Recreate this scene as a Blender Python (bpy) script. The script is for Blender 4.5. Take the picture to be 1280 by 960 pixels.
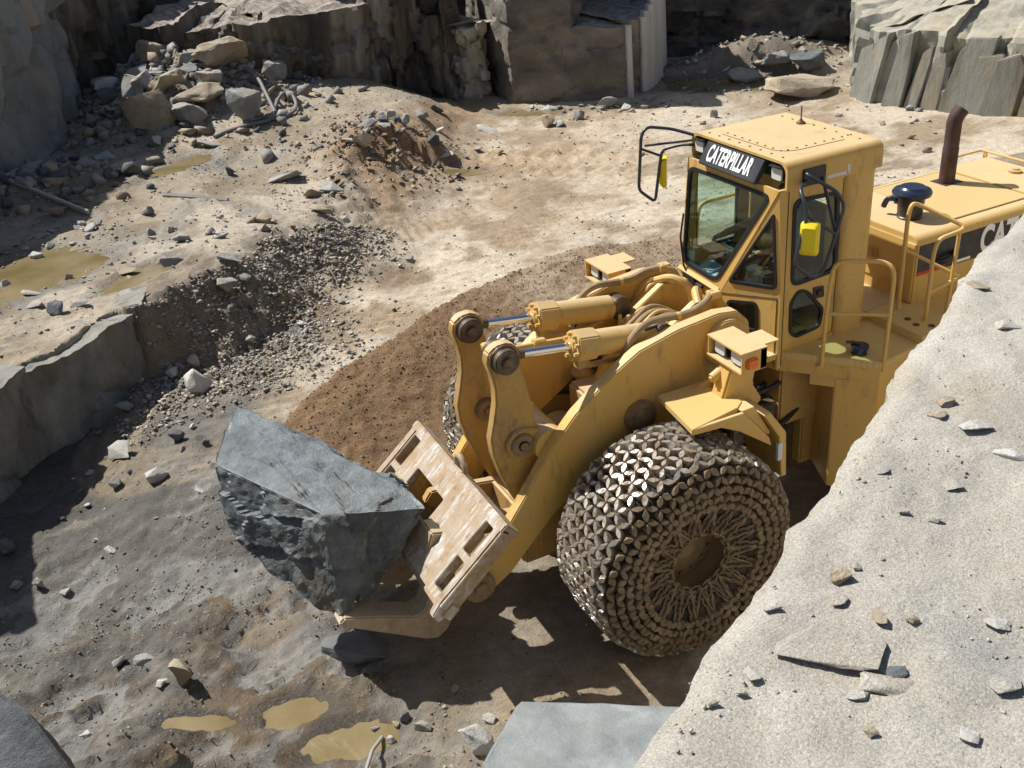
import bpy, bmesh, math, random
import numpy as np
from mathutils import Vector, Matrix
from mathutils.geometry import tessellate_polygon
random.seed(7); RNG = np.random.default_rng(11)
for o in list(bpy.data.objects): bpy.data.objects.remove(o)
S = bpy.context.scene; COL = S.collection
PI = math.pi
# ------------------------------------------------------------------ camera
cd = bpy.data.cameras.new('camera'); cam = bpy.data.objects.new('camera', cd); COL.objects.link(cam)
cd.sensor_width = 36.0; cd.lens = 35.476; cd.clip_start = 0.05; cd.clip_end = 3000
rx, dn, fw = Vector((-.89276782, .44377228, -.07766461)), Vector((.27597042, .40242911, -.87286376)), Vector((-.35609824, -.80069781, -.48174378))
CAM = Vector((4.26635, 7.57586, 6.90884))
cam.matrix_world = Matrix(((rx.x, -dn.x, -fw.x, CAM.x), (rx.y, -dn.y, -fw.y, CAM.y), (rx.z, -dn.z, -fw.z, CAM.z), (0, 0, 0, 1)))
S.camera = cam
# ------------------------------------------------------------------ sky, sun, exposure
SUN_EL = math.radians(52); SUN_AZ = Vector((.58, -.815, 0)).normalized()      # horizontal direction towards the sun
W = bpy.data.worlds.new('World'); S.world = W; W.use_nodes = True
nt = W.node_tree; bg = nt.nodes['Background']; sky = nt.nodes.new('ShaderNodeTexSky')
sky.sky_type = 'NISHITA'; sky.sun_disc = False; sky.sun_elevation = SUN_EL; sky.sun_rotation = math.atan2(SUN_AZ.x, SUN_AZ.y)
sky.air_density = 1.0; sky.dust_density = 1.5; sky.ozone_density = 1.0
nt.links.new(sky.outputs[0], bg.inputs[0]); bg.inputs[1].default_value = 0.062
sd = bpy.data.lights.new('sun', 'SUN'); sun = bpy.data.objects.new('sun', sd); COL.objects.link(sun)
sd.energy = 5.0; sd.angle = math.radians(.53); sd.color = (1, .965, .905)
sv = Vector((SUN_AZ.x * math.cos(SUN_EL), SUN_AZ.y * math.cos(SUN_EL), math.sin(SUN_EL)))
sun.rotation_euler = sv.to_track_quat('Z', 'Y').to_euler()
S.view_settings.view_transform = 'Standard'; S.view_settings.look = 'None'; S.view_settings.gamma = 1
S.view_settings.exposure = 0.36; S.view_settings.use_curve_mapping = False
S.render.engine = 'CYCLES'; S.cycles.use_denoising = True; S.cycles.max_bounces = 6; S.cycles.transparent_max_bounces = 12
# ------------------------------------------------------------------ materials
def nmat(name):
    m = bpy.data.materials.new(name); m.use_nodes = True
    return m, m.node_tree, m.node_tree.nodes['Principled BSDF']
def N(nt, t, **kw):
    n = nt.nodes.new(t)
    for k, v in kw.items():
        if k in n.inputs: n.inputs[k].default_value = v
        else: setattr(n, k, v)
    return n
def ramp(nt, src, stops):
    r = nt.nodes.new('ShaderNodeValToRGB'); e = r.color_ramp.elements
    while len(e) < len(stops): e.new(.5)
    for q, (p, c) in zip(e, stops): q.position = p; q.color = (*c, 1) if len(c) == 3 else c
    nt.links.new(src, r.inputs[0]); return r
def mix(nt, f, a, b, t='MIX'):
    m = nt.nodes.new('ShaderNodeMix'); m.data_type = 'RGBA'; m.blend_type = t
    for s, v in ((m.inputs[0], f), (m.inputs[6], a), (m.inputs[7], b)):
        if hasattr(v, 'is_linked'): nt.links.new(v, s)
        else: s.default_value = v if isinstance(v, (int, float)) else (*v, 1)
    return m.outputs[2]
def math_n(nt, op, a, b):
    m = nt.nodes.new('ShaderNodeMath'); m.operation = op
    for s, v in ((m.inputs[0], a), (m.inputs[1], b)):
        if hasattr(v, 'is_linked'): nt.links.new(v, s)
        else: s.default_value = v
    return m.outputs[0]
def noise(nt, scale, detail=6, rough=.6, vec=None, dist=0.0):
    n = N(nt, 'ShaderNodeTexNoise', Scale=scale, Detail=detail, Roughness=rough, Distortion=dist)
    if vec is not None: nt.links.new(vec, n.inputs['Vector'])
    return n.outputs[0]
def world_pos(nt, scale=(1, 1, 1)):
    g = nt.nodes.new('ShaderNodeNewGeometry'); mp = nt.nodes.new('ShaderNodeMapping'); mp.inputs['Scale'].default_value = scale
    nt.links.new(g.outputs['Position'], mp.inputs[0]); return mp.outputs[0]
def bump(nt, b, h, strength=.3, dist=.02):
    n = N(nt, 'ShaderNodeBump', Strength=strength, Distance=dist); nt.links.new(h, n.inputs['Height']); nt.links.new(n.outputs[0], b.inputs['Normal'])
def simple(name, c, rough=.5, metal=0, c2=None, scale=8, amount=.6, bmp=0, bscale=60, lo=.45, hi=.7):
    m, nt, b = nmat(name); b.inputs['Roughness'].default_value = rough; b.inputs['Metallic'].default_value = metal
    if c2 is None: b.inputs['Base Color'].default_value = (*c, 1)
    else:
        p = world_pos(nt); f = ramp(nt, noise(nt, scale, 8, .65, p), [(lo, (0, 0, 0)), (hi, (amount,) * 3)])
        nt.links.new(mix(nt, f.outputs[0], c, c2), b.inputs['Base Color'])
    if bmp: bump(nt, b, noise(nt, bscale, 5, .6, world_pos(nt)), bmp, .01)
    return m
M = {}
def paint(name, c, dust, amount, rough=.42, s1=1.7, s2=14, dust_glare=.5):
    m, nt, b = nmat(name); p = world_pos(nt)
    f1 = ramp(nt, noise(nt, s1, 7, .65, p), [(.4, (0, 0, 0)), (.72, (1, 1, 1))]).outputs[0]
    f2 = ramp(nt, noise(nt, s2, 8, .7, p), [(.46, (0, 0, 0)), (.62, (1, 1, 1))]).outputs[0]
    f = math_n(nt, 'MULTIPLY', math_n(nt, 'ADD', math_n(nt, 'MULTIPLY', f1, .6), math_n(nt, 'MULTIPLY', f2, .4)), amount)
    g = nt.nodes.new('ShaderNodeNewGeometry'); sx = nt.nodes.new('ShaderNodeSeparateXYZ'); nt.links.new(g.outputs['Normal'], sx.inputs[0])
    up = ramp(nt, sx.outputs[2], [(.7, (0, 0, 0)), (.98, (dust_glare,) * 3)]).outputs[0]  # up-facing paint paler: some dust, plus sun glare put into the colour
    oil = ramp(nt, noise(nt, 1, 7, .68, world_pos(nt, (4.5, 4.5, 1.5))), [(.55, (0, 0, 0)), (.70, (.75 * min(1, amount * 1.4),) * 3)]).outputs[0]
    chip = ramp(nt, noise(nt, 38, 6, .7, p), [(.63, (0, 0, 0)), (.67, (.75, .75, .75))]).outputs[0]
    body = mix(nt, chip, mix(nt, oil, mix(nt, f, c, dust), (.15, .095, .045)), (.20, .12, .06))
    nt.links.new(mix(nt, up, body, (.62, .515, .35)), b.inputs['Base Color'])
    nt.links.new(math_n(nt, 'ADD', math_n(nt, 'MULTIPLY', f, .5), rough), b.inputs['Roughness'])
    bump(nt, b, noise(nt, 130, 3, .5, p), .04, .003)
    return m
YEL, DUST = (.62, .385, .095), (.50, .39, .23)
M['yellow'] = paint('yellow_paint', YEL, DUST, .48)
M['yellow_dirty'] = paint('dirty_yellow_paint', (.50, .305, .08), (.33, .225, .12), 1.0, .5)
def scuffed(name):
    m, nt, b = nmat(name); p = world_pos(nt); ps = world_pos(nt, (3.0, 24, 3.0)); pb = world_pos(nt, (5, 5, 5))
    c = mix(nt, ramp(nt, noise(nt, 1, 8, .65, pb), [(.38, (0, 0, 0)), (.6, (1, 1, 1))]).outputs[0], (.33, .225, .12), (.37, .30, .225))
    sc = math_n(nt, 'MULTIPLY', ramp(nt, noise(nt, 1, 9, .72, ps), [(.47, (0, 0, 0)), (.6, (1, 1, 1))]).outputs[0], ramp(nt, noise(nt, 4.2, 6, .6, p), [(.42, (0, 0, 0)), (.58, (1, 1, 1))]).outputs[0])
    c = mix(nt, sc, c, (.56, .545, .52)); c = mix(nt, ramp(nt, noise(nt, 8, 8, .7, p), [(.56, (0, 0, 0)), (.70, (.85, .85, .85))]).outputs[0], c, (.15, .085, .045))
    nt.links.new(c, b.inputs['Base Color']); nt.links.new(math_n(nt, 'SUBTRACT', .7, math_n(nt, 'MULTIPLY', sc, .3)), b.inputs['Roughness']); bump(nt, b, noise(nt, 40, 8, .7, p), .35, .01); return m
M['carriage'] = scuffed('scuffed_carriage_steel')
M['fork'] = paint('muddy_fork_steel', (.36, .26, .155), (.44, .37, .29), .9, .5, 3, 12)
M['rimpaint'] = paint('muddy_rim_paint', (.27, .18, .085), (.20, .145, .09), 1, .65, 4, 12, 0)
M['black'] = simple('black_paint', (.015, .016, .02), .4, 0, (.09, .08, .065), 6, .5)
M['rubber'] = simple('window_rubber', (.012, .013, .016), .6)
M['dark'] = simple('dark_interior', (.04, .042, .046), .6)
M['grease'] = simple('greasy_steel', (.09, .065, .045), .45, .3, (.22, .15, .09), 12, .8)
M['pin'] = simple('pin_steel', (.25, .17, .10), .5, .35, (.42, .29, .17), 14, .8)
M['chrome'] = simple('chrome_rod', (.82, .83, .85), .12, 1)
M['rust'] = simple('rusty_exhaust', (.05, .022, .02), .7, .1, (.10, .065, .06), 6, .8)
M['hose'] = simple('dusty_hose', (.28, .19, .10), .65, 0, (.40, .30, .18), 9, .7)
M['hose_black'] = simple('black_hose', (.02, .02, .022), .5)
M['navy'] = simple('navy_plastic', (.012, .02, .045), .3)
M['mirror_yellow'] = simple('mirror_shell_yellow', (.75, .60, .01), .35)
M['tube'] = simple('grey_black_tube', (.035, .04, .055), .35)
M['white'] = simple('white_lettering', (.82, .82, .82), .45)
M['lamp'] = simple('lamp_lens', (.62, .63, .62), .15)
M['orange'] = simple('orange_lens', (.75, .16, .02), .25)
M['red'] = simple('red_stripe', (.55, .03, .02), .4)
M['blue_paper'] = simple('blue_paper', (.10, .45, .72), .6)
M['paper'] = simple('white_paper', (.75, .78, .78), .7)
M['sticker'] = simple('white_sticker', (.62, .64, .68), .5)
M['blue_sticker'] = simple('blue_print', (.08, .16, .36), .5)
M['skin'] = simple('skin', (.42, .23, .15), .5)
M['shirt'] = simple('blue_shirt', (.10, .17, .26), .8)
M['jeans'] = simple('trousers', (.04, .05, .08), .85)
M['hair'] = simple('hair', (.05, .03, .02), .7)
M['tyre'] = simple('muddy_tyre', (.022, .019, .016), .85, 0, (.12, .088, .058), 7, .9)
M['link_mud'] = simple('muddy_chain_link', (.155, .11, .065), .75, .1, (.33, .25, .16), 9, .9, .3, 80)
def link_metal():
    m, nt, b = nmat('worn_chain_link'); p = world_pos(nt)
    f = ramp(nt, noise(nt, 9, 6, .7, p), [(.40, (0, 0, 0)), (.60, (1, 1, 1))]).outputs[0]
    nt.links.new(mix(nt, f, (.56, .52, .46), (.165, .115, .066)), b.inputs['Base Color'])
    nt.links.new(math_n(nt, 'SUBTRACT', .85, math_n(nt, 'MULTIPLY', f, .75)), b.inputs['Metallic'])
    nt.links.new(math_n(nt, 'ADD', .31, math_n(nt, 'MULTIPLY', f, .4)), b.inputs['Roughness'])
    bump(nt, b, noise(nt, 90, 4, .6, p), .35, .006); return m
M['link'] = link_metal()
def perforated(name, c, sc):
    m, nt, b = nmat(name); p = world_pos(nt, (sc, sc, sc))
    v = N(nt, 'ShaderNodeTexVoronoi', Scale=1.0, Randomness=0.0); nt.links.new(p, v.inputs['Vector'])
    f = ramp(nt, v.outputs['Distance'], [(.2, (1, 1, 1)), (.3, (0, 0, 0))]).outputs[0]
    nt.links.new(mix(nt, math_n(nt, 'MULTIPLY', f, .45), c, (.22, .13, .03)), b.inputs['Base Color']); b.inputs['Roughness'].default_value = .5
    bump(nt, b, f, .4, .006); return m
M['tread'] = perforated('tread_plate', (.60, .42, .16), 26)
M['mesh'] = perforated('perforated_panel', (.60, .44, .20), 34)
def glass():
    m = bpy.data.materials.new('tinted_window_glass'); m.use_nodes = True; nt = m.node_tree; nt.nodes.clear()
    o = nt.nodes.new('ShaderNodeOutputMaterial'); t = N(nt, 'ShaderNodeBsdfTransparent', Color=(.84, .93, .90, 1)); g = N(nt, 'ShaderNodeBsdfGlossy', Roughness=.03)
    lw = N(nt, 'ShaderNodeLayerWeight', Blend=.5); mx = nt.nodes.new('ShaderNodeMixShader')
    nt.links.new(math_n(nt, 'ADD', .045, math_n(nt, 'MULTIPLY', .9, math_n(nt, 'POWER', lw.outputs['Facing'], 5.0))), mx.inputs[0]); nt.links.new(t.outputs[0], mx.inputs[1]); nt.links.new(g.outputs[0], mx.inputs[2]); nt.links.new(mx.outputs[0], o.inputs[0]); return m
M['glass'] = glass()
# ------------------------------------------------------------------ mesh helpers
class MB:
    def __init__(s): s.v = []; s.f = []
    def add(s, vs, fs):
        o = len(s.v); s.v += [tuple(q) for q in vs]; s.f += [tuple(i + o for i in f) for f in fs]; return s
    def box(s, lo, hi):
        x0, y0, z0 = lo; x1, y1, z1 = hi
        return s.add([(x0, y0, z0), (x1, y0, z0), (x1, y1, z0), (x0, y1, z0), (x0, y0, z1), (x1, y0, z1), (x1, y1, z1), (x0, y1, z1)],
                     [(0, 3, 2, 1), (4, 5, 6, 7), (0, 1, 5, 4), (1, 2, 6, 5), (2, 3, 7, 6), (3, 0, 4, 7)])
    def prism(s, poly, a, b, axis='y'):
        n = len(poly)
        def P(u, w, t): return {'y': (u, t, w), 'x': (t, u, w), 'z': (u, w, t)}[axis]
        vs = [P(u, w, a) for u, w in poly] + [P(u, w, b) for u, w in poly]
        return s.add(vs, [tuple(range(n)), tuple(range(2 * n - 1, n - 1, -1))] + [(i, i + n, (i + 1) % n + n, (i + 1) % n) for i in range(n)])
    def ring(s, c, d, r, n, ph=0):
        d = Vector(d).normalized(); u = d.orthogonal().normalized(); w = d.cross(u); c = Vector(c)
        return [c + u * (r * math.cos(ph + 2 * PI * i / n)) + w * (r * math.sin(ph + 2 * PI * i / n)) for i in range(n)]
    def cyl(s, p0, p1, r0, r1=None, n=20):
        r1 = r0 if r1 is None else r1; d = Vector(p1) - Vector(p0)
        vs = s.ring(p0, d, r0, n) + s.ring(p1, d, r1, n)
        return s.add(vs, [tuple(range(n - 1, -1, -1)), tuple(range(n, 2 * n))] + [(i, (i + 1) % n, (i + 1) % n + n, i + n) for i in range(n)])
    def tube(s, path, r, n=8, fil=0, caps=True):
        pts = [Vector(p) for p in path]
        if fil:
            q = [pts[0]]
            for a, b, c in zip(pts, pts[1:], pts[2:]):
                d1 = min(fil, (a - b).length * .48); d2 = min(fil, (c - b).length * .48); A = b + (a - b).normalized() * d1; B = b + (c - b).normalized() * d2
                q += [A * (1 - t) ** 2 + b * 2 * t * (1 - t) + B * t * t for t in (0, .25, .5, .75, 1)]
            pts = q + [pts[-1]]
        d = (pts[1] - pts[0]).normalized(); u = d.orthogonal().normalized(); vs = []; m = len(pts)
        for i, p in enumerate(pts):
            t = (pts[min(i + 1, m - 1)] - pts[max(i - 1, 0)]).normalized(); u = (u - t * u.dot(t)).normalized(); w = t.cross(u)
            vs += [p + u * (r * math.cos(2 * PI * k / n)) + w * (r * math.sin(2 * PI * k / n)) for k in range(n)]
        fs = [(i * n + k, i * n + (k + 1) % n, (i + 1) * n + (k + 1) % n, (i + 1) * n + k) for i in range(m - 1) for k in range(n)]
        if caps: fs += [tuple(range(n - 1, -1, -1)), tuple(range((m - 1) * n, m * n))]
        return s.add(vs, fs)
    def lathe(s, prof, c, axis='z', n=32, closed=False):
        vs = []; c = Vector(c)
        for h, r in prof:
            for i in range(n):
                a = 2 * PI * i / n; p = {'z': (r * math.cos(a), r * math.sin(a), h), 'y': (r * math.cos(a), h, r * math.sin(a))}[axis]
                vs.append(c + Vector(p))
        m = len(prof); fs = [(i * n + k, i * n + (k + 1) % n, (i + 1) * n + (k + 1) % n, (i + 1) * n + k) for i in range(m - 1) for k in range(n)]
        if not closed: fs += [tuple(range(n)), tuple(range((m - 1) * n, m * n))]
        return s.add(vs, fs)
    def panel(s, fn, nrm, outer, holes=(), th=.03):
        """flat panel with openings: fn maps (a, b) to a point, thickness th goes against nrm"""
        loops = [outer] + list(holes); flat = [Vector((a, b, 0)) for l in loops for a, b in l]
        tris = tessellate_polygon([[Vector((a, b, 0)) for a, b in l] for l in loops]); n = len(flat); nv = Vector(nrm).normalized() * th
        P = [Vector(fn(q.x, q.y)) for q in flat]; vs = P + [p - nv for p in P]
        fs = []
        for t in tris:
            a, b, c = (P[i] for i in t)
            if (b - a).cross(c - a).dot(nv) < 0: t = t[::-1]
            fs += [tuple(t), tuple(i + n for i in t[::-1])]
        o = 0
        for l in loops:
            k = len(l); fs += [(o + i, o + (i + 1) % k, o + (i + 1) % k + n, o + i + n) for i in range(k)]; o += k
        return s.add(vs, fs)
    def build(s, name, mat, parent=None, bevel=0, smooth=35, seg=2, fix=True):
        me = bpy.data.meshes.new(name)
        bm = bmesh.new(); vv = [bm.verts.new(v) for v in s.v]
        for f in s.f:
            try: bm.faces.new([vv[i] for i in f])
            except ValueError: pass
        if fix: bmesh.ops.recalc_face_normals(bm, faces=bm.faces)
        if bevel:
            es = [e for e in bm.edges if len(e.link_faces) == 2 and e.calc_face_angle(0) > .5]
            bmesh.ops.bevel(bm, geom=es, offset=bevel, segments=seg, affect='EDGES', clamp_overlap=True)
        bm.to_mesh(me); bm.free()
        return link(name, me, mat, parent, smooth)
def link(name, me, mat, parent=None, smooth=35):
    if mat is not None and not me.materials: me.materials.append(M[mat] if isinstance(mat, str) else mat)
    if smooth:
        me.polygons.foreach_set('use_smooth', [True] * len(me.polygons))
        try: me.set_sharp_from_angle(angle=math.radians(smooth))
        except Exception: pass
    o = bpy.data.objects.new(name, me); COL.objects.link(o)
    if parent is not None: attach(o, parent)
    return o
def attach(o, parent):
    o.parent = parent; o.matrix_parent_inverse = wm(parent).inverted()
def wm(o):
    m = Matrix.LocRotScale(o.location, o.rotation_euler, o.scale)
    return wm(o.parent) @ o.matrix_parent_inverse @ m if o.parent else m
def tag(o, label, cat, group=None, kind=None):
    if label: o['label'] = label
    if cat: o['category'] = cat
    if group: o['group'] = group
    if kind: o['kind'] = kind
    return o
def empty(name, loc, label, cat, group=None):
    o = bpy.data.objects.new(name, None); COL.objects.link(o); o.location = loc; o.empty_display_size = .2; return tag(o, label, cat, group)
def rounded(poly, r, k=4):
    """2D polygon with rounded corners"""
    out = []; n = len(poly)
    for i in range(n):
        a, b, c = Vector(poly[i - 1]), Vector(poly[i]), Vector(poly[(i + 1) % n]); d = min(r, (a - b).length * .45, (c - b).length * .45)
        A = b + (a - b).normalized() * d; B = b + (c - b).normalized() * d
        out += [tuple(A * (1 - t) ** 2 + b * 2 * t * (1 - t) + B * t * t) for t in np.linspace(0, 1, k + 1)]
    return out
def inset(poly, d):
    c = Vector((sum(p[0] for p in poly) / len(poly), sum(p[1] for p in poly) / len(poly)))
    n = len(poly); out = []; area = sum(poly[i][0] * poly[(i + 1) % n][1] - poly[(i + 1) % n][0] * poly[i][1] for i in range(n)); sg = 1 if area > 0 else -1
    for i in range(n):
        a, b, q = Vector(poly[i - 1]), Vector(poly[i]), Vector(poly[(i + 1) % n]); t = (q - a).normalized(); out.append(tuple(b + Vector((-t.y, t.x)) * d * sg))
    return out
# numpy value noise
def vnoise(p, seed=0):
    p = np.asarray(p, float); i = np.floor(p).astype(np.int64); f = p - i; f = f * f * (3 - 2 * f); d = p.shape[1]; out = 0
    for c in range(2 ** d):
        w = 1.0; h = np.full(len(p), seed * 374761393 + 12345, np.int64)
        for k in range(d):
            b = (c >> k) & 1; w = w * (f[:, k] if b else 1 - f[:, k]); h = (h ^ ((i[:, k] + b) * (73856093, 19349663, 83492791)[k])) * 1274126177 & 0x7fffffff; h = h ^ (h >> 13)
        out = out + w * ((h & 0xffff) / 32767.5 - 1)
    return out
def fbm(p, oct=5, seed=0, gain=.5, lac=2.03):
    p = np.asarray(p, float); a = 1.0; s = 0; t = 0
    for k in range(oct): s = s + a * vnoise(p, seed + k * 17); t += a; a *= gain; p = p * lac + 3.7
    return s / t
def sstep(a, b, x): t = np.clip((x - a) / (b - a), 0, 1); return t * t * (3 - 2 * t)
# ------------------------------------------------------------------ lie of the land
EDGE = np.array([(12, -1.2), (9, -3.3), (7.2, -4.65), (5.57, -5.87), (5.31, -6.17), (4.72, -6.52), (3.69, -7.36), (2.70, -8.21), (1.77, -8.63), (1.09, -9.74), (-.11, -10.27), (-1.36, -12.16), (-2.6, -14.3), (-3.6, -15.6), (-5.2, -17.6), (-7, -19.5), (-9, -24)])
WIN = np.array([(2.6, -4.3), (2.12, -4.83), (.84, -5.66), (-1.05, -6.72), (-3.54, -7.4), (-6.13, -7.4), (-9, -7.2)])
ROAD = np.array([(3.4, -5.6), (1.6, -7.0), (-.6, -8.3), (-3.5, -10.0), (-6.5, -11.9), (-10, -13.8), (-16, -13)])
PIT = np.array([(13, -3), (9.5, -12), (5, -18), (3.0, -22), (0, -25.5), (-9, -28.5), (-14.5, -23.5), (-20.5, -17), (-18.5, -8), (-25, 4), (-22, 16), (-5, 15), (8, 15), (14, 6)])
PUD = [  # x, y, rx, ry, rotation, water level
    (5.2, -10.2, 1.5, 1.0, .5, .93), (3.35, -9.0, .75, .26, .62, .93), (1.55, -15.35, .85, .42, .55, .96), (3.35, -14.3, .7, .28, .7, .96),
    (3.60, .33, .34, .15, -.25, -.21), (3.22, .95, .40, .19, -.3, -.2), (4.4, .0, .34, .10, -.5, -.25),    (-4.0, -13.9, 1.0, .32, -.6, .0), (-8.1, -17.6, .9, .35, -.7, -.03), (-13.4, -16.2, 2.4, .75, -.72, -.05)]
def seg_dist(p, line, closed=False):
    """distance to a polyline, its side (left of travel > 0) and the arc position of the nearest point"""
    best = np.full(len(p), 1e9); side = np.zeros(len(p)); pos = np.zeros(len(p)); n = len(line); s0 = 0
    for k in range(n if closed else n - 1):
        a, b = line[k], line[(k + 1) % n]; d = b - a; L_ = np.hypot(*d); t = np.clip(((p - a) @ d) / (L_ * L_), 0, 1); q = a + t[:, None] * d; r = np.hypot(p[:, 0] - q[:, 0], p[:, 1] - q[:, 1])
        m = r < best; best = np.where(m, r, best); cr = d[0] * (p[:, 1] - a[1]) - d[1] * (p[:, 0] - a[0]); side = np.where(m, np.sign(cr), side); pos = np.where(m, s0 + t * L_, pos); s0 += L_
    return best, side, pos
def inside(p, poly):
    c = np.zeros(len(p), bool); n = len(poly)
    for i in range(n):
        a, b = poly[i], poly[i - 1]; m = ((a[1] > p[:, 1]) != (b[1] > p[:, 1])); x = (b[0] - a[0]) * (p[:, 1] - a[1]) / (b[1] - a[1] + 1e-12) + a[0]; c ^= m & (p[:, 0] < x)
    return c
def land(p, puddles=True):
    """height and surface weights for points (n, 2)"""
    x, y = p[:, 0], p[:, 1]
    n1 = fbm(p * .8, 4, 3); n2 = fbm(p * 3.1, 5, 9); n3 = fbm(p * 11, 4, 21, .6); wob = fbm(p * 1.3, 4, 31)
    z = -.14 * sstep(1.9, 3.4, x) * sstep(-6, -1, y) - .34 * sstep(3.4, 5.2, x) * sstep(.5, -2.5, y) + n1 * .06
    d, s, t = seg_dist(p, EDGE); ds = d * s * (-1 if EDGE_FLIP else 1) + wob * .22      # > 0 on the floor side
    ds = ds
    w = .12 + 1.0 * sstep(3.6, 2.3, x) + 1.0 * sstep(1.6, -.8, x)
    hb = 1.0 - .05 * n1 - .34 * sstep(2.2, -.6, x) * sstep(-17, -13, y)
    hb = hb * sstep(-7.5, -4.0, x) 
    bench = sstep(w, -.25 * w, ds + .36 * sstep(3.5, 4.1, x))
    berm = np.exp(-(((x + 2.9) / 1.5) ** 2 + ((y + 14.3) / 1.2) ** 2)) * (.42 + .34 * fbm(p * 1.9, 4, 44)) + np.exp(-(((ds + .3) / .6) ** 2)) * sstep(1.6, .3, x) * sstep(-4.5, -2.5, x) * np.clip(.02 + .3 * fbm(p * 1.5, 4, 47), 0, 1)
    z = z * (1 - bench) + hb * bench + berm
    rub = np.exp(-((ds - .4) / .75) ** 2) * sstep(4.6, 3.2, x)       # rubble slope below the bench
    rub = np.clip(rub + .9 * np.exp(-((x - 2.3) ** 2 + (y + 7.1) ** 2) / 1.6), 0, 1)
    z = z + rub * (.14 * n2 + .09 * np.abs(n3))
    dw, sw_, tw = seg_dist(p, WIN); dsw = -dw * sw_ if WIN_FLIP else dw * sw_; soil = sstep(-.25, .25, dsw + .25 * wob) * sstep(3.4, 2.4, x + .3 * wob) * sstep(2.6, 1.0, y + x * .15)
    z = z + soil * .42 * sstep(-.1, .45, dsw) * np.exp(-(np.maximum(dsw - .6, 0) / 1.5) ** 2) * sstep(-7, -3, x)
    z = z + soil * (.035 * n2 + .035 * n3) * sstep(2.2, .3, dsw - 1.2)
    mound = 1.3 * np.exp(-(((x - .3) / 2.5) ** 2 + ((y + 21.3) / 2.9) ** 2)) + .5 * np.exp(-(((x - 4.6) / 1.6) ** 2 + ((y + 15.0) / 1.1) ** 2))
    z = z + mound * (1 + .35 * n2)
    far = np.exp(-(((x + 15.6) / 3.0) ** 2 + ((y + 16.8) / 2.0) ** 2)); z = z + .9 * far * (1 + .4 * n2)
    # tyre tracks pressed in the far road
    a = .70; u = (x + 6.4) * np.cos(a) + (y + 13.0) * np.sin(a) * -1; v = (x + 6.4) * np.sin(a) + (y + 13.0) * np.cos(a)
    tr = sstep(2.6, 1.9, np.abs(u)) * sstep(1.15, .95, np.abs(v)); lug = np.sign(np.sin(u * 15 + np.abs(((v * 1.6) % 2) - 1) * 6)) * .5 + .5
    z = z + tr * (-.05 + .07 * lug * (np.abs(((v * 1.6) % 2) - 1) < .8))
    for off in (-1.15, 1.15):                                    # wheel ruts along the haul track
        dr, sr, tr_ = seg_dist(p, ROAD); v_ = dr * sr - off + .12 * np.sin(tr_ * .7); rut = sstep(.55, .42, np.abs(v_)) * (1 - soil) * (1 - bench) * sstep(-.35, .1, fbm(p * .5, 3, 81))
        lug = ((tr_ * 3.4 + np.abs(v_) * 2.4) % 1 < .5) * 1.0; z = z + rut * (-.03 + .038 * lug)
        tr = np.maximum(tr, rut * .55)
    # outside the pit
    di, _, _ = seg_dist(p, PIT, True); out = np.where(inside(p, PIT), 0, di); z = z + 5.5 * sstep(.5, 4.5, out) + 1.5 * fbm(p * .05, 4, 77) * sstep(5, 40, out)
    rdg = 1 - np.abs(fbm(p * 1.7, 4, 63)) * 2; z = z + n2 * .026 + n3 * (.014 + .012 * sstep(2, 3.5, x)) + .035 * sstep(.55, 1, rdg) * sstep(-.1, .4, wob) * (1 - soil)
    st = fbm(p * np.array((.9, 1.5)) + .25 * wob[:, None], 5, 140) * 9; pl = np.floor(st); ed = np.clip((st - pl) / .10, 0, 1); low_end = sstep(2.0, 3.0, x) * sstep(-6.5, -3, y) * (1 - bench); plate = (pl - 1 + ed) * (.022 + .024 * sstep(-3, -.8, y)) * low_end
    z = z + plate + low_end * (.018 * np.abs(n3) + .022 * np.clip(fbm(p * 4.2, 4, 151), 0, 1))
    wet = np.zeros(len(p)); pud = np.zeros(len(p))
    for (cx, cy, ra, rb, an, lv) in (PUD if puddles else ()):
        c, s_ = np.cos(an), np.sin(an); qx = (x - cx) * c + (y - cy) * s_; qy = -(x - cx) * s_ + (y - cy) * c
        r = np.sqrt((qx / ra) ** 2 + (qy / rb) ** 2) + .36 * fbm(p * .95 / min(rb, .6), 5, int(ra * 50 + cx * 7), .6)
        k = sstep(2.05, 1.5, r); z = z * (1 - k) + (lv + .10 * np.minimum(r - 1, .6) + .022 * n2 + .02 * n3) * k; wet = np.maximum(wet, sstep(1.9, 1.0, r)); pud = np.maximum(pud, k)
    return z, dict(bench=bench, rub=rub, soil=soil, wet=wet, ds=ds, n1=n1, n2=n2, n3=n3, wob=wob, out=out, track=tr, berm=berm, mound=mound, dsw=dsw, far=far, pl=pl, low_end=low_end)
EDGE_FLIP = WIN_FLIP = False
_t = np.array([(4.0, -3.0)]); EDGE_FLIP = bool(seg_dist(_t, EDGE)[1][0] < 0)          # floor side counts positive
_t = np.array([(-1.0, -5.0)]); WIN_FLIP = bool(seg_dist(_t, WIN)[1][0] < 0)           # loader side counts positive
for _k, (_x, _y, _a, _b, _r, _l) in enumerate(PUD):                 # water stands just below the rim of its hollow
    _q = np.array([(_x + 1.25 * (_a * np.cos(t) * np.cos(_r) - _b * np.sin(t) * np.sin(_r)), _y + 1.25 * (_a * np.cos(t) * np.sin(_r) + _b * np.sin(t) * np.cos(_r))) for t in np.linspace(0, 6.28, 24)])
    PUD[_k] = (_x, _y, _a, _b, _r, round(float(np.percentile(land(_q, False)[0], 15)) - .01, 3))
def height(x, y): return float(land(np.array([(x, y)], float))[0][0])
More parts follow.
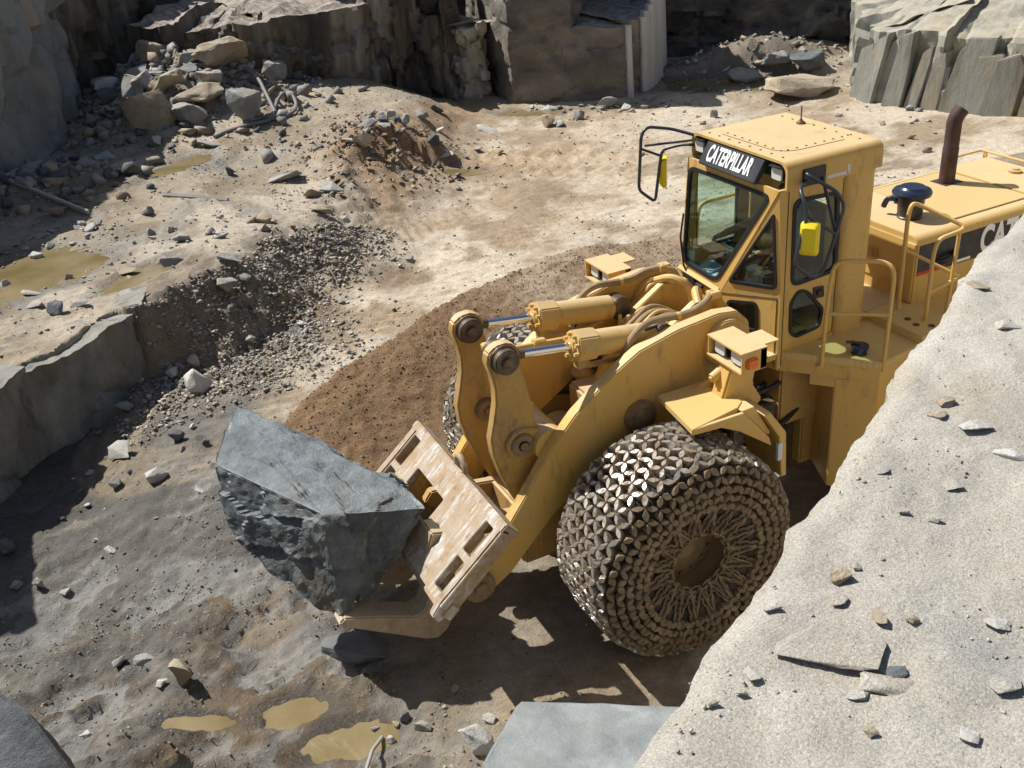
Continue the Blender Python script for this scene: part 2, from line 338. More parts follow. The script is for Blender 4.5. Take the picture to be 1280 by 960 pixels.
# ------------------------------------------------------------------ rock and ground materials
def rock_mat(name, cols, scale=1.0, rough=.8, bmp=.5, streak=(1, 1, 1), rnd=.25, fine=(.5, .5), dust=None, edges=False):
    """cols: dark, mid, pale, stain"""
    m, nt, b = nmat(name); p = world_pos(nt, tuple(scale * s for s in streak)); pf = world_pos(nt)
    c = ramp(nt, noise(nt, 1.3, 9, .62, p, .4), [(.28, cols[0]), (.5, cols[1]), (.72, cols[2])]).outputs[0]
    st = ramp(nt, noise(nt, .9, 6, .6, p, .8), [(.50, (0, 0, 0)), (.68, (1, 1, 1))]).outputs[0]
    c = mix(nt, math_n(nt, 'MULTIPLY', st, .75), c, cols[3])
    gr = ramp(nt, noise(nt, 55 * scale, 5, .7, pf), [(.3, (.62,) * 3), (.7, (1.38,) * 3)]).outputs[0]
    c = mix(nt, fine[0], c, gr, 'MULTIPLY')
    oi = nt.nodes.new('ShaderNodeObjectInfo'); hv = N(nt, 'ShaderNodeHueSaturation'); nt.links.new(c, hv.inputs['Color'])
    nt.links.new(math_n(nt, 'ADD', 1 - rnd, math_n(nt, 'MULTIPLY', oi.outputs['Random'], 2 * rnd)), hv.inputs['Value']); c = hv.outputs[0]
    if dust:  # tint of upward faces: dust on the rocks, painted sunlight on the lifted boulder
        g = nt.nodes.new('ShaderNodeNewGeometry'); sx = nt.nodes.new('ShaderNodeSeparateXYZ'); nt.links.new(g.outputs['Normal'], sx.inputs[0])
        up = ramp(nt, sx.outputs[2], [(.55, (0, 0, 0)), (.95, (1, 1, 1))]).outputs[0]; nn = ramp(nt, noise(nt, 5, 6, .65, pf), [(.35, (0, 0, 0)), (.65, (1, 1, 1))]).outputs[0]
        c = mix(nt, math_n(nt, 'MULTIPLY', math_n(nt, 'MULTIPLY', up, nn), .75), c, dust)
    if edges:
        g = nt.nodes.new('ShaderNodeNewGeometry'); e_ = ramp(nt, g.outputs['Pointiness'], [(.515, (0, 0, 0)), (.56, (.75, .75, .75))]).outputs[0]
        c = mix(nt, math_n(nt, 'MULTIPLY', e_, ramp(nt, noise(nt, 9, 6, .7, pf), [(.35, (0, 0, 0)), (.6, (1, 1, 1))]).outputs[0]), c, (.46, .49, .50))
    nt.links.new(c, b.inputs['Base Color']); b.inputs['Roughness'].default_value = rough
    h = math_n(nt, 'ADD', noise(nt, 7 * scale, 9, .68, p), math_n(nt, 'MULTIPLY', noise(nt, 48 * scale, 5, .65, pf), .35))
    bump(nt, b, h, bmp, .05); return m
TAN = (.36, .30, .215)
M['cliff_left'] = rock_mat('blue_grey_cliff_rock', [(.10, .115, .12), (.19, .20, .195), (.27, .27, .255), (.30, .245, .17)], .55, .8, .6, (1, 1, .5), .12, dust=TAN)
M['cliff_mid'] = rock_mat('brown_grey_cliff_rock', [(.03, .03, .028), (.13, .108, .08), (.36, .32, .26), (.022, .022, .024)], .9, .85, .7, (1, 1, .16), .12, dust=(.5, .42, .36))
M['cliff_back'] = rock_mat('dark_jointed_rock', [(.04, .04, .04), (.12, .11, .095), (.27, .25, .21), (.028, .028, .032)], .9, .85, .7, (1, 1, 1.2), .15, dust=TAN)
M['cliff_drill'] = rock_mat('sawn_wall_rock', [(.085, .078, .066), (.165, .145, .115), (.26, .23, .185), (.07, .066, .062)], .8, .85, .6, (1, 1, 1.6), .1, dust=(.5, .45, .38))
M['rib'] = rock_mat('pale_drill_rib', [(.40, .40, .38), (.50, .49, .47), (.58, .57, .54), (.36, .34, .3)], 1, .85, .3, (1, 1, .3), .08)  # ribs paler: fresh rock, with the missing sunlight put into the colour
M['cliff_right'] = rock_mat('green_grey_slab_rock', [(.15, .155, .14), (.29, .29, .25), (.40, .39, .34), (.36, .29, .18)], 1.1, .8, .6, (1, 1, .35), .15, dust=(.47, .40, .29))
M['cliff_tan'] = rock_mat('tan_bench_rock', [(.26, .215, .16), (.40, .335, .25), (.50, .43, .33), (.30, .22, .13)], .8, .9, .6, (1, 1, 1), .1)
def terrace_mat():
    m, nt, b = nmat('pale_granite_terrace'); p = world_pos(nt)
    c = ramp(nt, noise(nt, 1.7, 9, .66, p, .5), [(.3, (.31, .285, .245)), (.5, (.415, .388, .335)), (.7, (.51, .482, .425))]).outputs[0]
    c = mix(nt, ramp(nt, noise(nt, 3.1, 8, .7, p, .3), [(.52, (0, 0, 0)), (.66, (.7, .7, .7))]).outputs[0], c, (.40, .345, .26))
    c = mix(nt, ramp(nt, noise(nt, 2.3, 6, .6, p), [(.60, (0, 0, 0)), (.70, (.55, .55, .55))]).outputs[0], c, (.27, .275, .27))
    c = mix(nt, .9, c, ramp(nt, noise(nt, 170, 4, .75, p), [(.28, (.45,) * 3), (.5, (1,) * 3), (.74, (1.6,) * 3)]).outputs[0], 'MULTIPLY')
    v = N(nt, 'ShaderNodeTexVoronoi', Scale=75.0); nt.links.new(p, v.inputs['Vector']); d = ramp(nt, v.outputs['Distance'], [(.12, (1, 1, 1)), (.3, (0, 0, 0))]).outputs[0]; sel = ramp(nt, v.outputs['Color'], [(.66, (0, 0, 0)), (.7, (1, 1, 1))]).outputs[0]; sp = math_n(nt, 'MULTIPLY', d, sel)
    c = mix(nt, math_n(nt, 'MULTIPLY', sp, .6), c, (.17, .16, .145)); nt.links.new(c, b.inputs['Base Color']); b.inputs['Roughness'].default_value = .92
    h = math_n(nt, 'ADD', noise(nt, 28, 12, .75, p), math_n(nt, 'MULTIPLY', noise(nt, 220, 4, .7, p), .3)); bump(nt, b, h, .8, .012); return m
M['ledge'] = terrace_mat()
M['block_top'] = rock_mat('smooth_blue_grey_block', [(.13, .15, .155), (.21, .23, .235), (.31, .33, .325), (.19, .195, .185)], 2.3, .6, .3, (1, 1, 1), 0, (.5, 0))
M['bench_rock'] = rock_mat('grey_green_ledge_rock', [(.11, .12, .11), (.225, .235, .215), (.34, .34, .31), (.20, .17, .125)], 1.9, .8, .8, (1, 1, .45), .05, (.8, 0), dust=(.40, .36, .30))
M['rock_grey'] = rock_mat('grey_stone', [(.15, .16, .165), (.26, .265, .26), (.37, .365, .35), (.33, .27, .19)], 1.6, .78, .6, (1, 1, 1), .2, dust=(.44, .39, .32))
M['rock_tan'] = rock_mat('tan_stone', [(.20, .17, .13), (.33, .275, .20), (.44, .38, .29), (.29, .19, .11)], 1.5, .85, .6, (1, 1, 1), .15, dust=(.46, .38, .27))
M['rock_dark'] = rock_mat('dark_slate_stone', [(.05, .057, .065), (.105, .115, .125), (.17, .18, .185), (.12, .10, .075)], 1.6, .7, .6, (1, 1, 1), .2)
M['rock_pale'] = rock_mat('pale_stone', [(.32, .31, .29), (.45, .435, .405), (.56, .545, .50), (.43, .37, .28)], 1.6, .8, .5, (1, 1, 1), .12)
M['boulder'] = rock_mat('blue_grey_boulder_rock', [(.045, .054, .06), (.095, .112, .12), (.20, .225, .23), (.115, .10, .075)], 1.7, .48, .6, (1, 1, 1), 0, (.9, 0), (.245, .28, .295), True)  # paler upward faces: the sunlit top is put into the colour
M['ribbon'] = M['rock_grey']
def ground_mat():
    m, nt, b = nmat('quarry_floor'); pf = world_pos(nt)
    at = N(nt, 'ShaderNodeAttribute', attribute_name='soil_colour'); wa = N(nt, 'ShaderNodeAttribute', attribute_name='damp')
    g1 = ramp(nt, noise(nt, 7, 9, .7, pf), [(.3, (.72,) * 3), (.7, (1.28,) * 3)]).outputs[0]; c = mix(nt, 1.0, at.outputs['Color'], g1, 'MULTIPLY')
    g2 = ramp(nt, noise(nt, 60, 6, .75, pf), [(.3, (.68,) * 3), (.7, (1.32,) * 3)]).outputs[0]; c = mix(nt, .85, c, g2, 'MULTIPLY')
    v = N(nt, 'ShaderNodeTexVoronoi', Scale=17.0); nt.links.new(pf, v.inputs['Vector'])
    peb = ramp(nt, v.outputs['Distance'], [(.10, (1, 1, 1)), (.26, (0, 0, 0))]).outputs[0]; sel = ramp(nt, v.outputs['Color'], [(.62, (0, 0, 0)), (.66, (1, 1, 1))]).outputs[0]
    c = mix(nt, math_n(nt, 'MULTIPLY', math_n(nt, 'MULTIPLY', peb, sel), .45), c, (.40, .375, .33))
    nt.links.new(c, b.inputs['Base Color'])
    nt.links.new(math_n(nt, 'SUBTRACT', .92, math_n(nt, 'MULTIPLY', wa.outputs['Fac'], .62)), b.inputs['Roughness'])
    h = math_n(nt, 'ADD', noise(nt, 16, 10, .72, pf), math_n(nt, 'MULTIPLY', math_n(nt, 'MULTIPLY', peb, sel), .35)); bump(nt, b, h, .75, .05); return m
M['ground'] = ground_mat()
m, nt, b = nmat('muddy_water'); p = world_pos(nt)
nt.links.new(mix(nt, ramp(nt, noise(nt, 1.1, 5, .6, p), [(.35, (0, 0, 0)), (.7, (1, 1, 1))]).outputs[0], (.145, .112, .045), (.26, .205, .12)), b.inputs['Base Color']); b.inputs['Roughness'].default_value = .045; b.inputs['IOR'].default_value = 1.33
bump(nt, b, noise(nt, 9, 3, .5, p), .02, .01); M['water'] = m
# ------------------------------------------------------------------ ground sheet
def axis(lo, f0, f1, hi, st, g1, far):
    def run(start, end, sgn):
        out = []; q = start; s = st
        while (end - q) * sgn > 0:
            s *= (1 + g1) if abs(q - start) < far else 1.16; q += sgn * s; out.append(q)
        return out
    mid = list(np.arange(f0, f1, st)); return np.array(sorted(run(mid[0], lo, -1) + mid + run(mid[-1], hi, 1)))
gx, gy = axis(-700, -1.2, 6.4, 700, .046, .016, 24), axis(-700, -9.2, 3.2, 700, .046, .016, 26)
GX, GY = np.meshgrid(gx, gy, indexing='ij'); pts = np.stack([GX.ravel(), GY.ravel()], 1); gz, wt = land(pts)
def grid_mesh(name, P3, nx, ny):
    me = bpy.data.meshes.new(name); nf = (nx - 1) * (ny - 1); i = np.arange(nx * ny).reshape(nx, ny)
    q = np.stack([i[:-1, :-1], i[1:, :-1], i[1:, 1:], i[:-1, 1:]], -1).reshape(-1, 4)
    me.vertices.add(len(P3)); me.vertices.foreach_set('co', np.asarray(P3, np.float32).ravel()); me.loops.add(nf * 4); me.loops.foreach_set('vertex_index', q.ravel().astype(np.int32))
    me.polygons.add(nf); me.polygons.foreach_set('loop_start', np.arange(0, nf * 4, 4, dtype=np.int32)); me.polygons.foreach_set('loop_total', np.full(nf, 4, np.int32)); me.update(calc_edges=True); me.validate(); return me
gm = grid_mesh('ground', np.column_stack([pts, gz]), len(gx), len(gy))
def L3(c, a, k): return c * (1 - k[:, None]) + np.array(a) * k[:, None]
x, y = pts[:, 0], pts[:, 1]; n1, n2, wob = wt['n1'], wt['n2'], wt['wob']; nb = fbm(pts * .55, 5, 91); ns = fbm(pts * 2.2, 5, 58)
c = np.tile(np.array((.48, .41, .315)), (len(pts), 1))                                             # pale dusty track
c = L3(c, (.28, .205, .125), sstep(-.05, .4, nb + .6 * ns) * .85)
c = L3(c, (.56, .48, .365), sstep(.05, .5, -nb + .4 * ns) * .7); c = L3(c, (.22, .165, .105), sstep(.16, .42, fbm(pts * 1.3, 6, 171, .62)) * .8)
bn = wt['bench']; c = L3(c, (.285, .235, .17), bn * .75); c = L3(c, (.20, .15, .095), bn * sstep(.0, .35, fbm(pts * .9, 6, 203, .6)) * .8); c = L3(c, (.25, .24, .215), bn * sstep(.05, .35, fbm(pts * 1.4, 5, 205, .6)) * .7); c = L3(c, (.46, .40, .31), bn * sstep(.12, .4, fbm(pts * .7, 5, 207)) * .8)
grey = sstep(1.6, 3.2, x + .5 * wob + .35 * n1) * sstep(-9.5, -7.6, y + wob * .3) * (1 - wt['bench'])    # grey mud of the low end
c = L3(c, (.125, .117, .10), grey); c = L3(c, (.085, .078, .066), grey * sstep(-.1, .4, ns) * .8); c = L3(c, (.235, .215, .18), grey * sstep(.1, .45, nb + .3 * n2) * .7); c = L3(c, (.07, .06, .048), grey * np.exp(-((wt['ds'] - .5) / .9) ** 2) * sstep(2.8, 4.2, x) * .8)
rb = np.clip(wt['rub'], 0, 1); c = L3(c, (.185, .155, .12), rb * sstep(-.45, .1, ns + .25) * sstep(-1.5, .3, x))
c = L3(c, (.30, .20, .11), rb * sstep(-1.0, -2.0, x) * .8); c = L3(c, (.27, .155, .075), np.clip(wt['berm'] * 2.0, 0, 1) * .8)
so = wt['soil'] * sstep(4.6, 2.2, wt['dsw'] + 0 * x) ; c = L3(c, (.175, .104, .048), so * sstep(-4.6, -.6, x + .8 * wob)); c = L3(c, (.245, .17, .10), so * sstep(-.6, -4.6, x + .8 * wob) * .8)
c = L3(c, (.20, .165, .12), wt['soil'] * sstep(2.0, 4.6, wt['dsw']) * .8)
for (bx, by, br, col) in ((3.6, -1.0, .7, (.16, .11, .066)), (4.1, .6, .8, (.135, .088, .045)), (2.6, .8, .8, (.21, .155, .09)), (1.2, 2.0, 1.2, (.24, .18, .115)), (.9, -8.0, .5, (.17, .11, .06)), (-.9, -8.6, .6, (.2, .14, .085))):
    k = sstep(1.2, .5, np.hypot(x - bx, y - by) / br + .45 * ns); c = L3(c, col, k * .85)
c = L3(c, (.40, .30, .19), wt['track'] * .6); c = L3(c, (.30, .20, .11), np.exp(-(((x + 4.6) / 1.8) ** 2 + ((y + 13.7) / 1.1) ** 2)) * .7)
pk = (np.abs(np.sin(wt['pl'] * 12.9 + 1.3)) * 43.7) % 1; le_ = wt['low_end']; c = L3(c, (.125, .085, .05), le_ * (pk < .3) * .55 * sstep(-3.2, -.6, y)); c = L3(c, (.25, .245, .225), le_ * (pk > .66) * .65); c = L3(c, (.33, .275, .20), le_ * ((pk > .45) & (pk < .56)) * .5); c = L3(c, (.20, .17, .135), np.clip(wt['far'] * 1.2, 0, 1)); c = L3(c, (.12, .105, .085), np.exp(-(((x - 5.0) / 2.2) ** 2 + ((y + 15.2) / 1.6) ** 2)) * sstep(-.3, .2, ns + .2))
c = L3(c, (.12, .14, .06), sstep(3, 6, wt['out']) * sstep(-.2, .3, nb)); wet = np.clip(wt['wet'] * .9 + grey * sstep(-.15, .35, n2 * .5 + ns) * .75 * sstep(-6, -2.5, y), 0, 1); c = c * (1 - .5 * wet)[:, None]
ca = gm.attributes.new('soil_colour', 'FLOAT_COLOR', 'POINT'); ca.data.foreach_set('color', np.column_stack([np.clip(c, .01, 1), np.ones(len(c))]).astype(np.float32).ravel())
da = gm.attributes.new('damp', 'FLOAT', 'POINT'); da.data.foreach_set('value', wet.astype(np.float32))
GROUND = link('ground', gm, 'ground', None, 60); tag(GROUND, 'quarry floor of pale dust, grey mud and brown soil', None, kind='structure')
# ------------------------------------------------------------------ puddles
for k, (cx, cy, ra, rb_, an, lv) in enumerate(PUD):
    vs = [(cx, cy, lv)]; n_ = 40
    for i in range(n_):
        a = 2 * PI * i / n_; px, py = 1.42 * ra * math.cos(a), 1.42 * rb_ * math.sin(a); vs.append((cx + px * math.cos(an) - py * math.sin(an), cy + px * math.sin(an) + py * math.cos(an), lv))
    o = MB().add(vs, [(0, 1 + i, 1 + (i + 1) % n_) for i in range(n_)]).build('puddle_water', 'water', None, fix=False); o['kind'] = 'structure'; o['label'] = 'muddy puddle lying on the quarry floor'
# ------------------------------------------------------------------ quarry walls
def worley(u, v, du, dv, seed, jit=.9):
    """nearest and second nearest cell of a jittered grid: cell id arrays and the gap between them"""
    U, V = u / du, v / dv; iu, iv = np.floor(U).astype(int), np.floor(V).astype(int); b1 = np.full(U.shape, 9e9); b2 = b1.copy(); h1 = np.zeros(U.shape, np.int64); cu = np.zeros(U.shape); cv = np.zeros(U.shape)
    for a in (-1, 0, 1):
        for b_ in (-1, 0, 1):
            I, J = iu + a, iv + b_; h = (I * 73856093 ^ J * 19349663 ^ seed * 83492791) & 0x7fffffff; h = (h * 1103515245 + 12345) & 0x7fffffff; h ^= h >> 11
            X = I + .5 + jit * ((h & 1023) / 1023 - .5); Y = J + .5 + jit * (((h >> 10) & 1023) / 1023 - .5); d = (U - X) ** 2 + (V - Y) ** 2
            m = d < b1; b2 = np.where(m, b1, np.minimum(b2, d)); h1 = np.where(m, h, h1); cu = np.where(m, X, cu); cv = np.where(m, Y, cv); b1 = np.where(m, d, b1)
    return h1, np.sqrt(b2) - np.sqrt(b1), U - cu, V - cv
def wall(name, path, z0, z1, du, dv, amp, mat, label, seed, back=3.0, lean=.0, step=.11, crack=.06, top_rough=.06, rise=0., jit=.9, big=.2):
    path = np.array(path, float); seg = np.hypot(*np.diff(path, axis=0).T); cum = np.concatenate([[0], np.cumsum(seg)]); nu = max(4, int(cum[-1] / step)); u = np.linspace(0, cum[-1], nu)
    X, Y = np.interp(u, cum, path[:, 0]), np.interp(u, cum, path[:, 1]); tx, ty = np.gradient(X), np.gradient(Y); l_ = np.hypot(tx, ty); nx_, ny_ = -ty / l_, tx / l_
    mid = len(u) // 2
    if nx_[mid] * (CAM.x - X[mid]) + ny_[mid] * (CAM.y - Y[mid]) < 0: nx_, ny_ = -nx_, -ny_
    nvv = max(4, int((z1 - z0) / step)); v = np.linspace(0, z1 - z0, nvv); nbk = 26; vb = back * (np.arange(1, nbk + 1) / nbk) ** 1.6
    UU, VV = np.meshgrid(u, v, indexing='ij'); h, gap, fu, fv = worley(UU + .25 * fbm(np.stack([UU.ravel(), VV.ravel()], 1) * 1.1, 3, seed).reshape(UU.shape), VV, du, dv, seed, jit)
    r1, r2, r3 = (h & 255) / 255 - .5, ((h >> 8) & 255) / 255 - .5, ((h >> 16) & 255) / 255 - .5
    pn = np.stack([UU.ravel(), VV.ravel()], 1); D = amp * (r1 * 1.4 + r2 * fu * 1.2 + r3 * fv * .9) - crack * (1 - sstep(0, .14, gap)) + .05 * fbm(pn * 2.5, 5, seed + 5).reshape(UU.shape) + big * fbm(pn * .35, 3, seed + 8).reshape(UU.shape)
    hb_, gb_, fb_, fc_ = worley(UU + 3.3, VV + 1.7, du * .36, dv * .34, seed + 3, .95); D = D + amp * .42 * (((hb_ & 255) / 255 - .5) + (((hb_ >> 8) & 255) / 255 - .5) * fb_) - crack * .5 * (1 - sstep(0, .16, gb_))
    D = D - lean * VV
    ht = (1 + 0 * u)[:, None] * VV + z0 + (VV / (z1 - z0)) ** 3 * (.35 * amp + .12) * (r1 * 1.2 + .8 * fbm(np.stack([u, 0 * u + seed], 1) * 1.2, 4, seed)[:, None])
    F = np.stack([X[:, None] + nx_[:, None] * D, Y[:, None] + ny_[:, None] * D, ht], -1)
    BX, BV = np.meshgrid(u, vb, indexing='ij'); pb = np.stack([BX.ravel(), BV.ravel()], 1)
    T = np.stack([X[:, None] + nx_[:, None] * (D[:, -1:] - BV), Y[:, None] + ny_[:, None] * (D[:, -1:] - BV), ht[:, -1:] * (1 - BV / back) + (z1 + rise) * BV / back + top_rough * fbm(pb * 1.7, 5, seed + 3).reshape(BX.shape) * sstep(0, .5, BV) * 2], -1)
    P3 = np.concatenate([F, T], 1); me = grid_mesh(name, P3.reshape(-1, 3), nu, nvv + nbk); o = link(name, me, mat, None, 18); return tag(o, label, 'rock wall')
wall('rock_cliff', [(12.5, -8.5), (8, -12.6), (5.6, -15.2), (4.6, -16.6), (3.5, -18.3), (2.9, -20.4), (3.2, -23)], .3, 4.9, 1.5, 3.2, .55, 'cliff_left', 'tall blue-grey cliff at the far left above the slate rubble', 5, 4, .06, .13)
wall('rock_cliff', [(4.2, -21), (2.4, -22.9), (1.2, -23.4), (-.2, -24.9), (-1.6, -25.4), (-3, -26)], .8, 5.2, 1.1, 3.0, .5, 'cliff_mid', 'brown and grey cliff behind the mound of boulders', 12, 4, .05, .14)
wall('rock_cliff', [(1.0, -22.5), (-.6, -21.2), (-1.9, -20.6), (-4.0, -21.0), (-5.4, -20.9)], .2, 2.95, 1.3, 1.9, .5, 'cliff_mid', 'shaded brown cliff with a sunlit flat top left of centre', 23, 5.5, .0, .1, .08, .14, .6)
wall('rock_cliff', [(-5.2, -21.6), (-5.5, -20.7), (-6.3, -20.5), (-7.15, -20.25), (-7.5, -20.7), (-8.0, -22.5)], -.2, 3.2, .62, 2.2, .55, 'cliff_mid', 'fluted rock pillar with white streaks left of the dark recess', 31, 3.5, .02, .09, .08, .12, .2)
wall('rock_pillar', [(-7.3, -21.2), (-7.45, -20.1), (-7.95, -19.85), (-8.35, -20.5), (-8.4, -22)], -.2, 2.0, .5, .6, .25, 'cliff_right', 'short broken grey pillar at the edge of the dark recess', 37, 1.5, .03, .08)
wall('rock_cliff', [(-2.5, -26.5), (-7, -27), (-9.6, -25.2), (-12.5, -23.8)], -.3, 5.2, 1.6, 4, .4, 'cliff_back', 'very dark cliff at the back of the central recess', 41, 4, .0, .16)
wall('rock_cliff', [(-9.4, -24), (-8.55, -21.5), (-8.25, -18.75), (-8.9, -18.2), (-9.7, -17.65), (-10.3, -18.2), (-11.5, -20)], -.3, 5.5, 2.4, 1.1, .10, 'cliff_drill', 'flat brown-grey sawn wall right of the dark recess', 47, 4, .01, .11, .05, .05, 0, .9, .08)
DW = wall('drilled_wall', [(-9.2, -18.1), (-9.75, -17.6), (-10.9, -16.75), (-11.35, -16.95), (-12.6, -18.0), (-13.6, -19.2), (-13.9, -20.5)], -.3, 2.02, 2.2, .9, .07, 'cliff_drill', 'low sawn wall with pale upright drill ribs on its right side', 53, 3.2, .01, .09, .05, .06, .25, .9, .05)
cp_ = np.array([(-10.93, -16.76), (-11.5, -17.02), (-11.75, -17.22), (-12.0, -17.44), (-12.25, -17.66), (-12.5, -17.88), (-12.75, -18.13), (-13.05, -18.47), (-13.4, -18.9)])
for k, (a, b_) in enumerate(cp_):
    w = .10 if k else .075; top = 2.0 + .11 * k; o = MB()
    q = rounded([(a - w, b_ - w), (a + w, b_ - w), (a + w, b_ + w * 1.3), (a - w, b_ + w * 1.3)], .06, 3); n_ = len(q)
    vs = [(x_ + .05 * math.sin(k * 3 + t * 2) * .4, y_ + .06 * (1 - t), -.3 + t * (top + .3)) for t in (0, .25, .5, .75, 1) for x_, y_ in q]
    o.add(vs, [(i + r * n_, (i + 1) % n_ + r * n_, (i + 1) % n_ + (r + 1) * n_, i + (r + 1) * n_) for r in range(4) for i in range(n_)] + [tuple(range(4 * n_, 5 * n_))]).build('drill_rib', 'rib', DW, smooth=40)
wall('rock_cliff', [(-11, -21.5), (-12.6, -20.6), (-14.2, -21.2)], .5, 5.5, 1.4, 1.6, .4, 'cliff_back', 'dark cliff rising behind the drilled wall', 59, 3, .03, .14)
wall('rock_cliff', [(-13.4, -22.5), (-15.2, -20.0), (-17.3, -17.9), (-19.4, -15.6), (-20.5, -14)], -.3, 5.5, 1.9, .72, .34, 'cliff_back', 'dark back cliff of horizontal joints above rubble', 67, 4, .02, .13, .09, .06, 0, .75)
RW = wall('rock_cliff', [(-19.5, -17.5), (-17.4, -15.2), (-15.35, -12.75), (-15.5, -11.6), (-15.9, -10.4), (-17.0, -8.5), (-19.0, -5.2), (-23, 2), (-26, 9)], -.3, 1.75, .9, 2.4, .28, 'cliff_right', 'sunlit grey-green slabby cliff behind the exhaust stack', 71, 2.2, .10, .1, .07, .08, .55)
wall('rock_bank', [(-20.5, -16.8), (-18.0, -13.6), (-17.2, -12.0), (-17.7, -10.2), (-18.8, -8.1), (-21, -4.3), (-25, 3)], 1.3, 5.2, 2.2, .6, .4, 'cliff_tan', 'tan stony bank above the slabby cliff at top right', 83, 5, .9, .13, .08, .15)
# leaning slabs of the sunlit cliff
rs = random.Random(4)
path = [(-15.38, -12.6), (-15.55, -11.6), (-15.95, -10.4), (-16.45, -9.5), (-17.0, -8.6), (-17.9, -7.1)]
for k in range(15):
    t = k / 14 * (len(path) - 1); i = min(int(t), len(path) - 2); a, b_ = Vector(path[i]), Vector(path[i + 1]); c2 = a.lerp(b_, t - i); d2 = (b_ - a).normalized(); nr = Vector((-d2.y, d2.x)); nr = nr if nr.x > 0 else -nr
    wdt, hgt, th = rs.uniform(.35, .85), rs.uniform(1.35, 1.95), rs.uniform(.12, .3); sl = rs.uniform(.18, .36); out_ = rs.uniform(.02, .22); vs = []
    for (uu, zz) in ((-wdt / 2, -.3), (wdt / 2, -.3), (wdt / 2 * rs.uniform(.7, 1), hgt * rs.uniform(.55, .8)), (wdt / 2 * rs.uniform(.2, .8), hgt), (-wdt / 2 * rs.uniform(.3, 1), hgt * rs.uniform(.85, 1))):
        for dd in (out_ + .16, out_ - th):
            p2 = c2 + d2 * (uu + sl * zz * .5) + nr * (dd - .14 * zz + rs.uniform(-.03, .03)); vs.append((p2.x, p2.y, zz))
    n_ = 5; fs = [tuple(range(0, 10, 2)), tuple(range(9, 0, -2))] + [(2 * i_, 2 * i_ + 1, (2 * i_ + 3) % 10, (2 * i_ + 2) % 10) for i_ in range(5)]
    MB().add(vs, fs).build('rock_slab', 'cliff_right', RW, .025, 30)
# near rock ledge with the puddles on it, and the block beyond the picture edge that shades the low end
tag(wall('rock_ledge', [(9.2, -3.0), (7.2, -4.5), (5.62, -5.78), (5.36, -6.08), (4.75, -6.45), (4.15, -6.95), (3.75, -7.22), (3.45, -7.75), (3.3, -8.4)], -.8, 1.02, 1.5, 2.4, .14, 'bench_rock', 'grey-green rock ledge with a shaded face at the left edge', 97, 1.5, .03, .05, .04, .04, -.10, .9, .06), None, 'rock ledge')
# ------------------------------------------------------------------ the ledge the photographer stands on
LE = np.array([(-14, -3.3), (-6, .9), (-2.5, 2.85), (-.6, 4.08), (.54, 4.77), (.95, 4.93), (1.29, 5.11), (1.62, 5.33), (1.98, 5.49), (2.22, 5.66), (2.45, 5.78), (2.62, 5.90), (2.81, 5.96), (3.0, 6.09), (3.20, 6.20), (3.36, 6.28), (3.44, 6.31), (3.57, 6.41), (3.95, 6.7), (4.5, 7.0), (6, 7.6), (10, 8.6), (16, 9)])
sg_ = np.hypot(*np.diff(LE, axis=0).T); cm = np.concatenate([[0], np.cumsum(sg_)]); c0_, c1_ = cm[3], cm[18]
us = np.concatenate([np.linspace(0, c0_, 60)[:-1], np.arange(c0_, c1_, .016), np.linspace(c1_, cm[-1], 50)[1:]]); X, Y = np.interp(us, cm, LE[:, 0]), np.interp(us, cm, LE[:, 1])
d0 = np.array((.49, -.87)); rr_ = np.array((-.5, .87))
bk = np.concatenate([np.arange(0, 1.9, .016), np.linspace(1.9, 14, 40)[1:]]); fr_ = np.linspace(-5.6, -.08, 40)
nzU = fbm(np.stack([us, us * 0], 1) * 3.2, 5, 13) * .018 + fbm(np.stack([us, us * 0 + 9], 1) * 13, 4, 14) * .011
U2, B2 = np.meshgrid(us, bk, indexing='ij'); q = np.stack([(X[:, None] + rr_[0] * B2).ravel(), (Y[:, None] + rr_[1] * B2).ravel()], 1)
h_, gp, _, _ = worley(q[:, 0].reshape(U2.shape) * 1.0, q[:, 1].reshape(U2.shape), .35, .3, 19); chip = ((h_ & 255) / 255 - .5) * .014 * sstep(.25, .05, B2) 
ZT = 5.3 + .030 * fbm(q * 1.6, 4, 7).reshape(U2.shape) + .014 * fbm(q * 7, 5, 8).reshape(U2.shape) + .006 * np.abs(fbm(q * 26, 4, 6)).reshape(U2.shape) + chip - .03 * np.exp(-(B2 / .035) ** 2)
TX = X[:, None] + rr_[0] * B2 - rr_[0] * nzU[:, None] * np.exp(-B2 / .3); TY = Y[:, None] + rr_[1] * B2 - rr_[1] * nzU[:, None] * np.exp(-B2 / .3)
U3, F3 = np.meshgrid(us, fr_, indexing='ij'); qf = np.stack([U3.ravel(), F3.ravel()], 1); hf, gf, _, _ = worley(U3, F3, .7, .9, 29)
DF = -.05 + .02 * F3 + .10 * ((hf & 255) / 255 - .5) + .05 * fbm(qf * 2.2, 4, 33).reshape(U3.shape); DF[:, -1] = .0
FX = X[:, None] - rr_[0] * (DF + nzU[:, None]); FY = Y[:, None] - rr_[1] * (DF + nzU[:, None])
P3 = np.concatenate([np.stack([FX, FY, 5.3 + F3], -1), np.stack([TX, TY, ZT], -1)], 1); me = grid_mesh('rock_terrace', P3.reshape(-1, 3), len(us), P3.shape[1])
tag(link('rock_terrace', me, 'ledge', None, 50), 'pale granite terrace filling the lower right foreground', 'rock ledge')
def terrace_z(x, y):
    p = np.array([(x, y)]); return float(5.3 + .030 * fbm(p * 1.6, 4, 7)[0] + .014 * fbm(p * 7, 5, 8)[0] + .003)
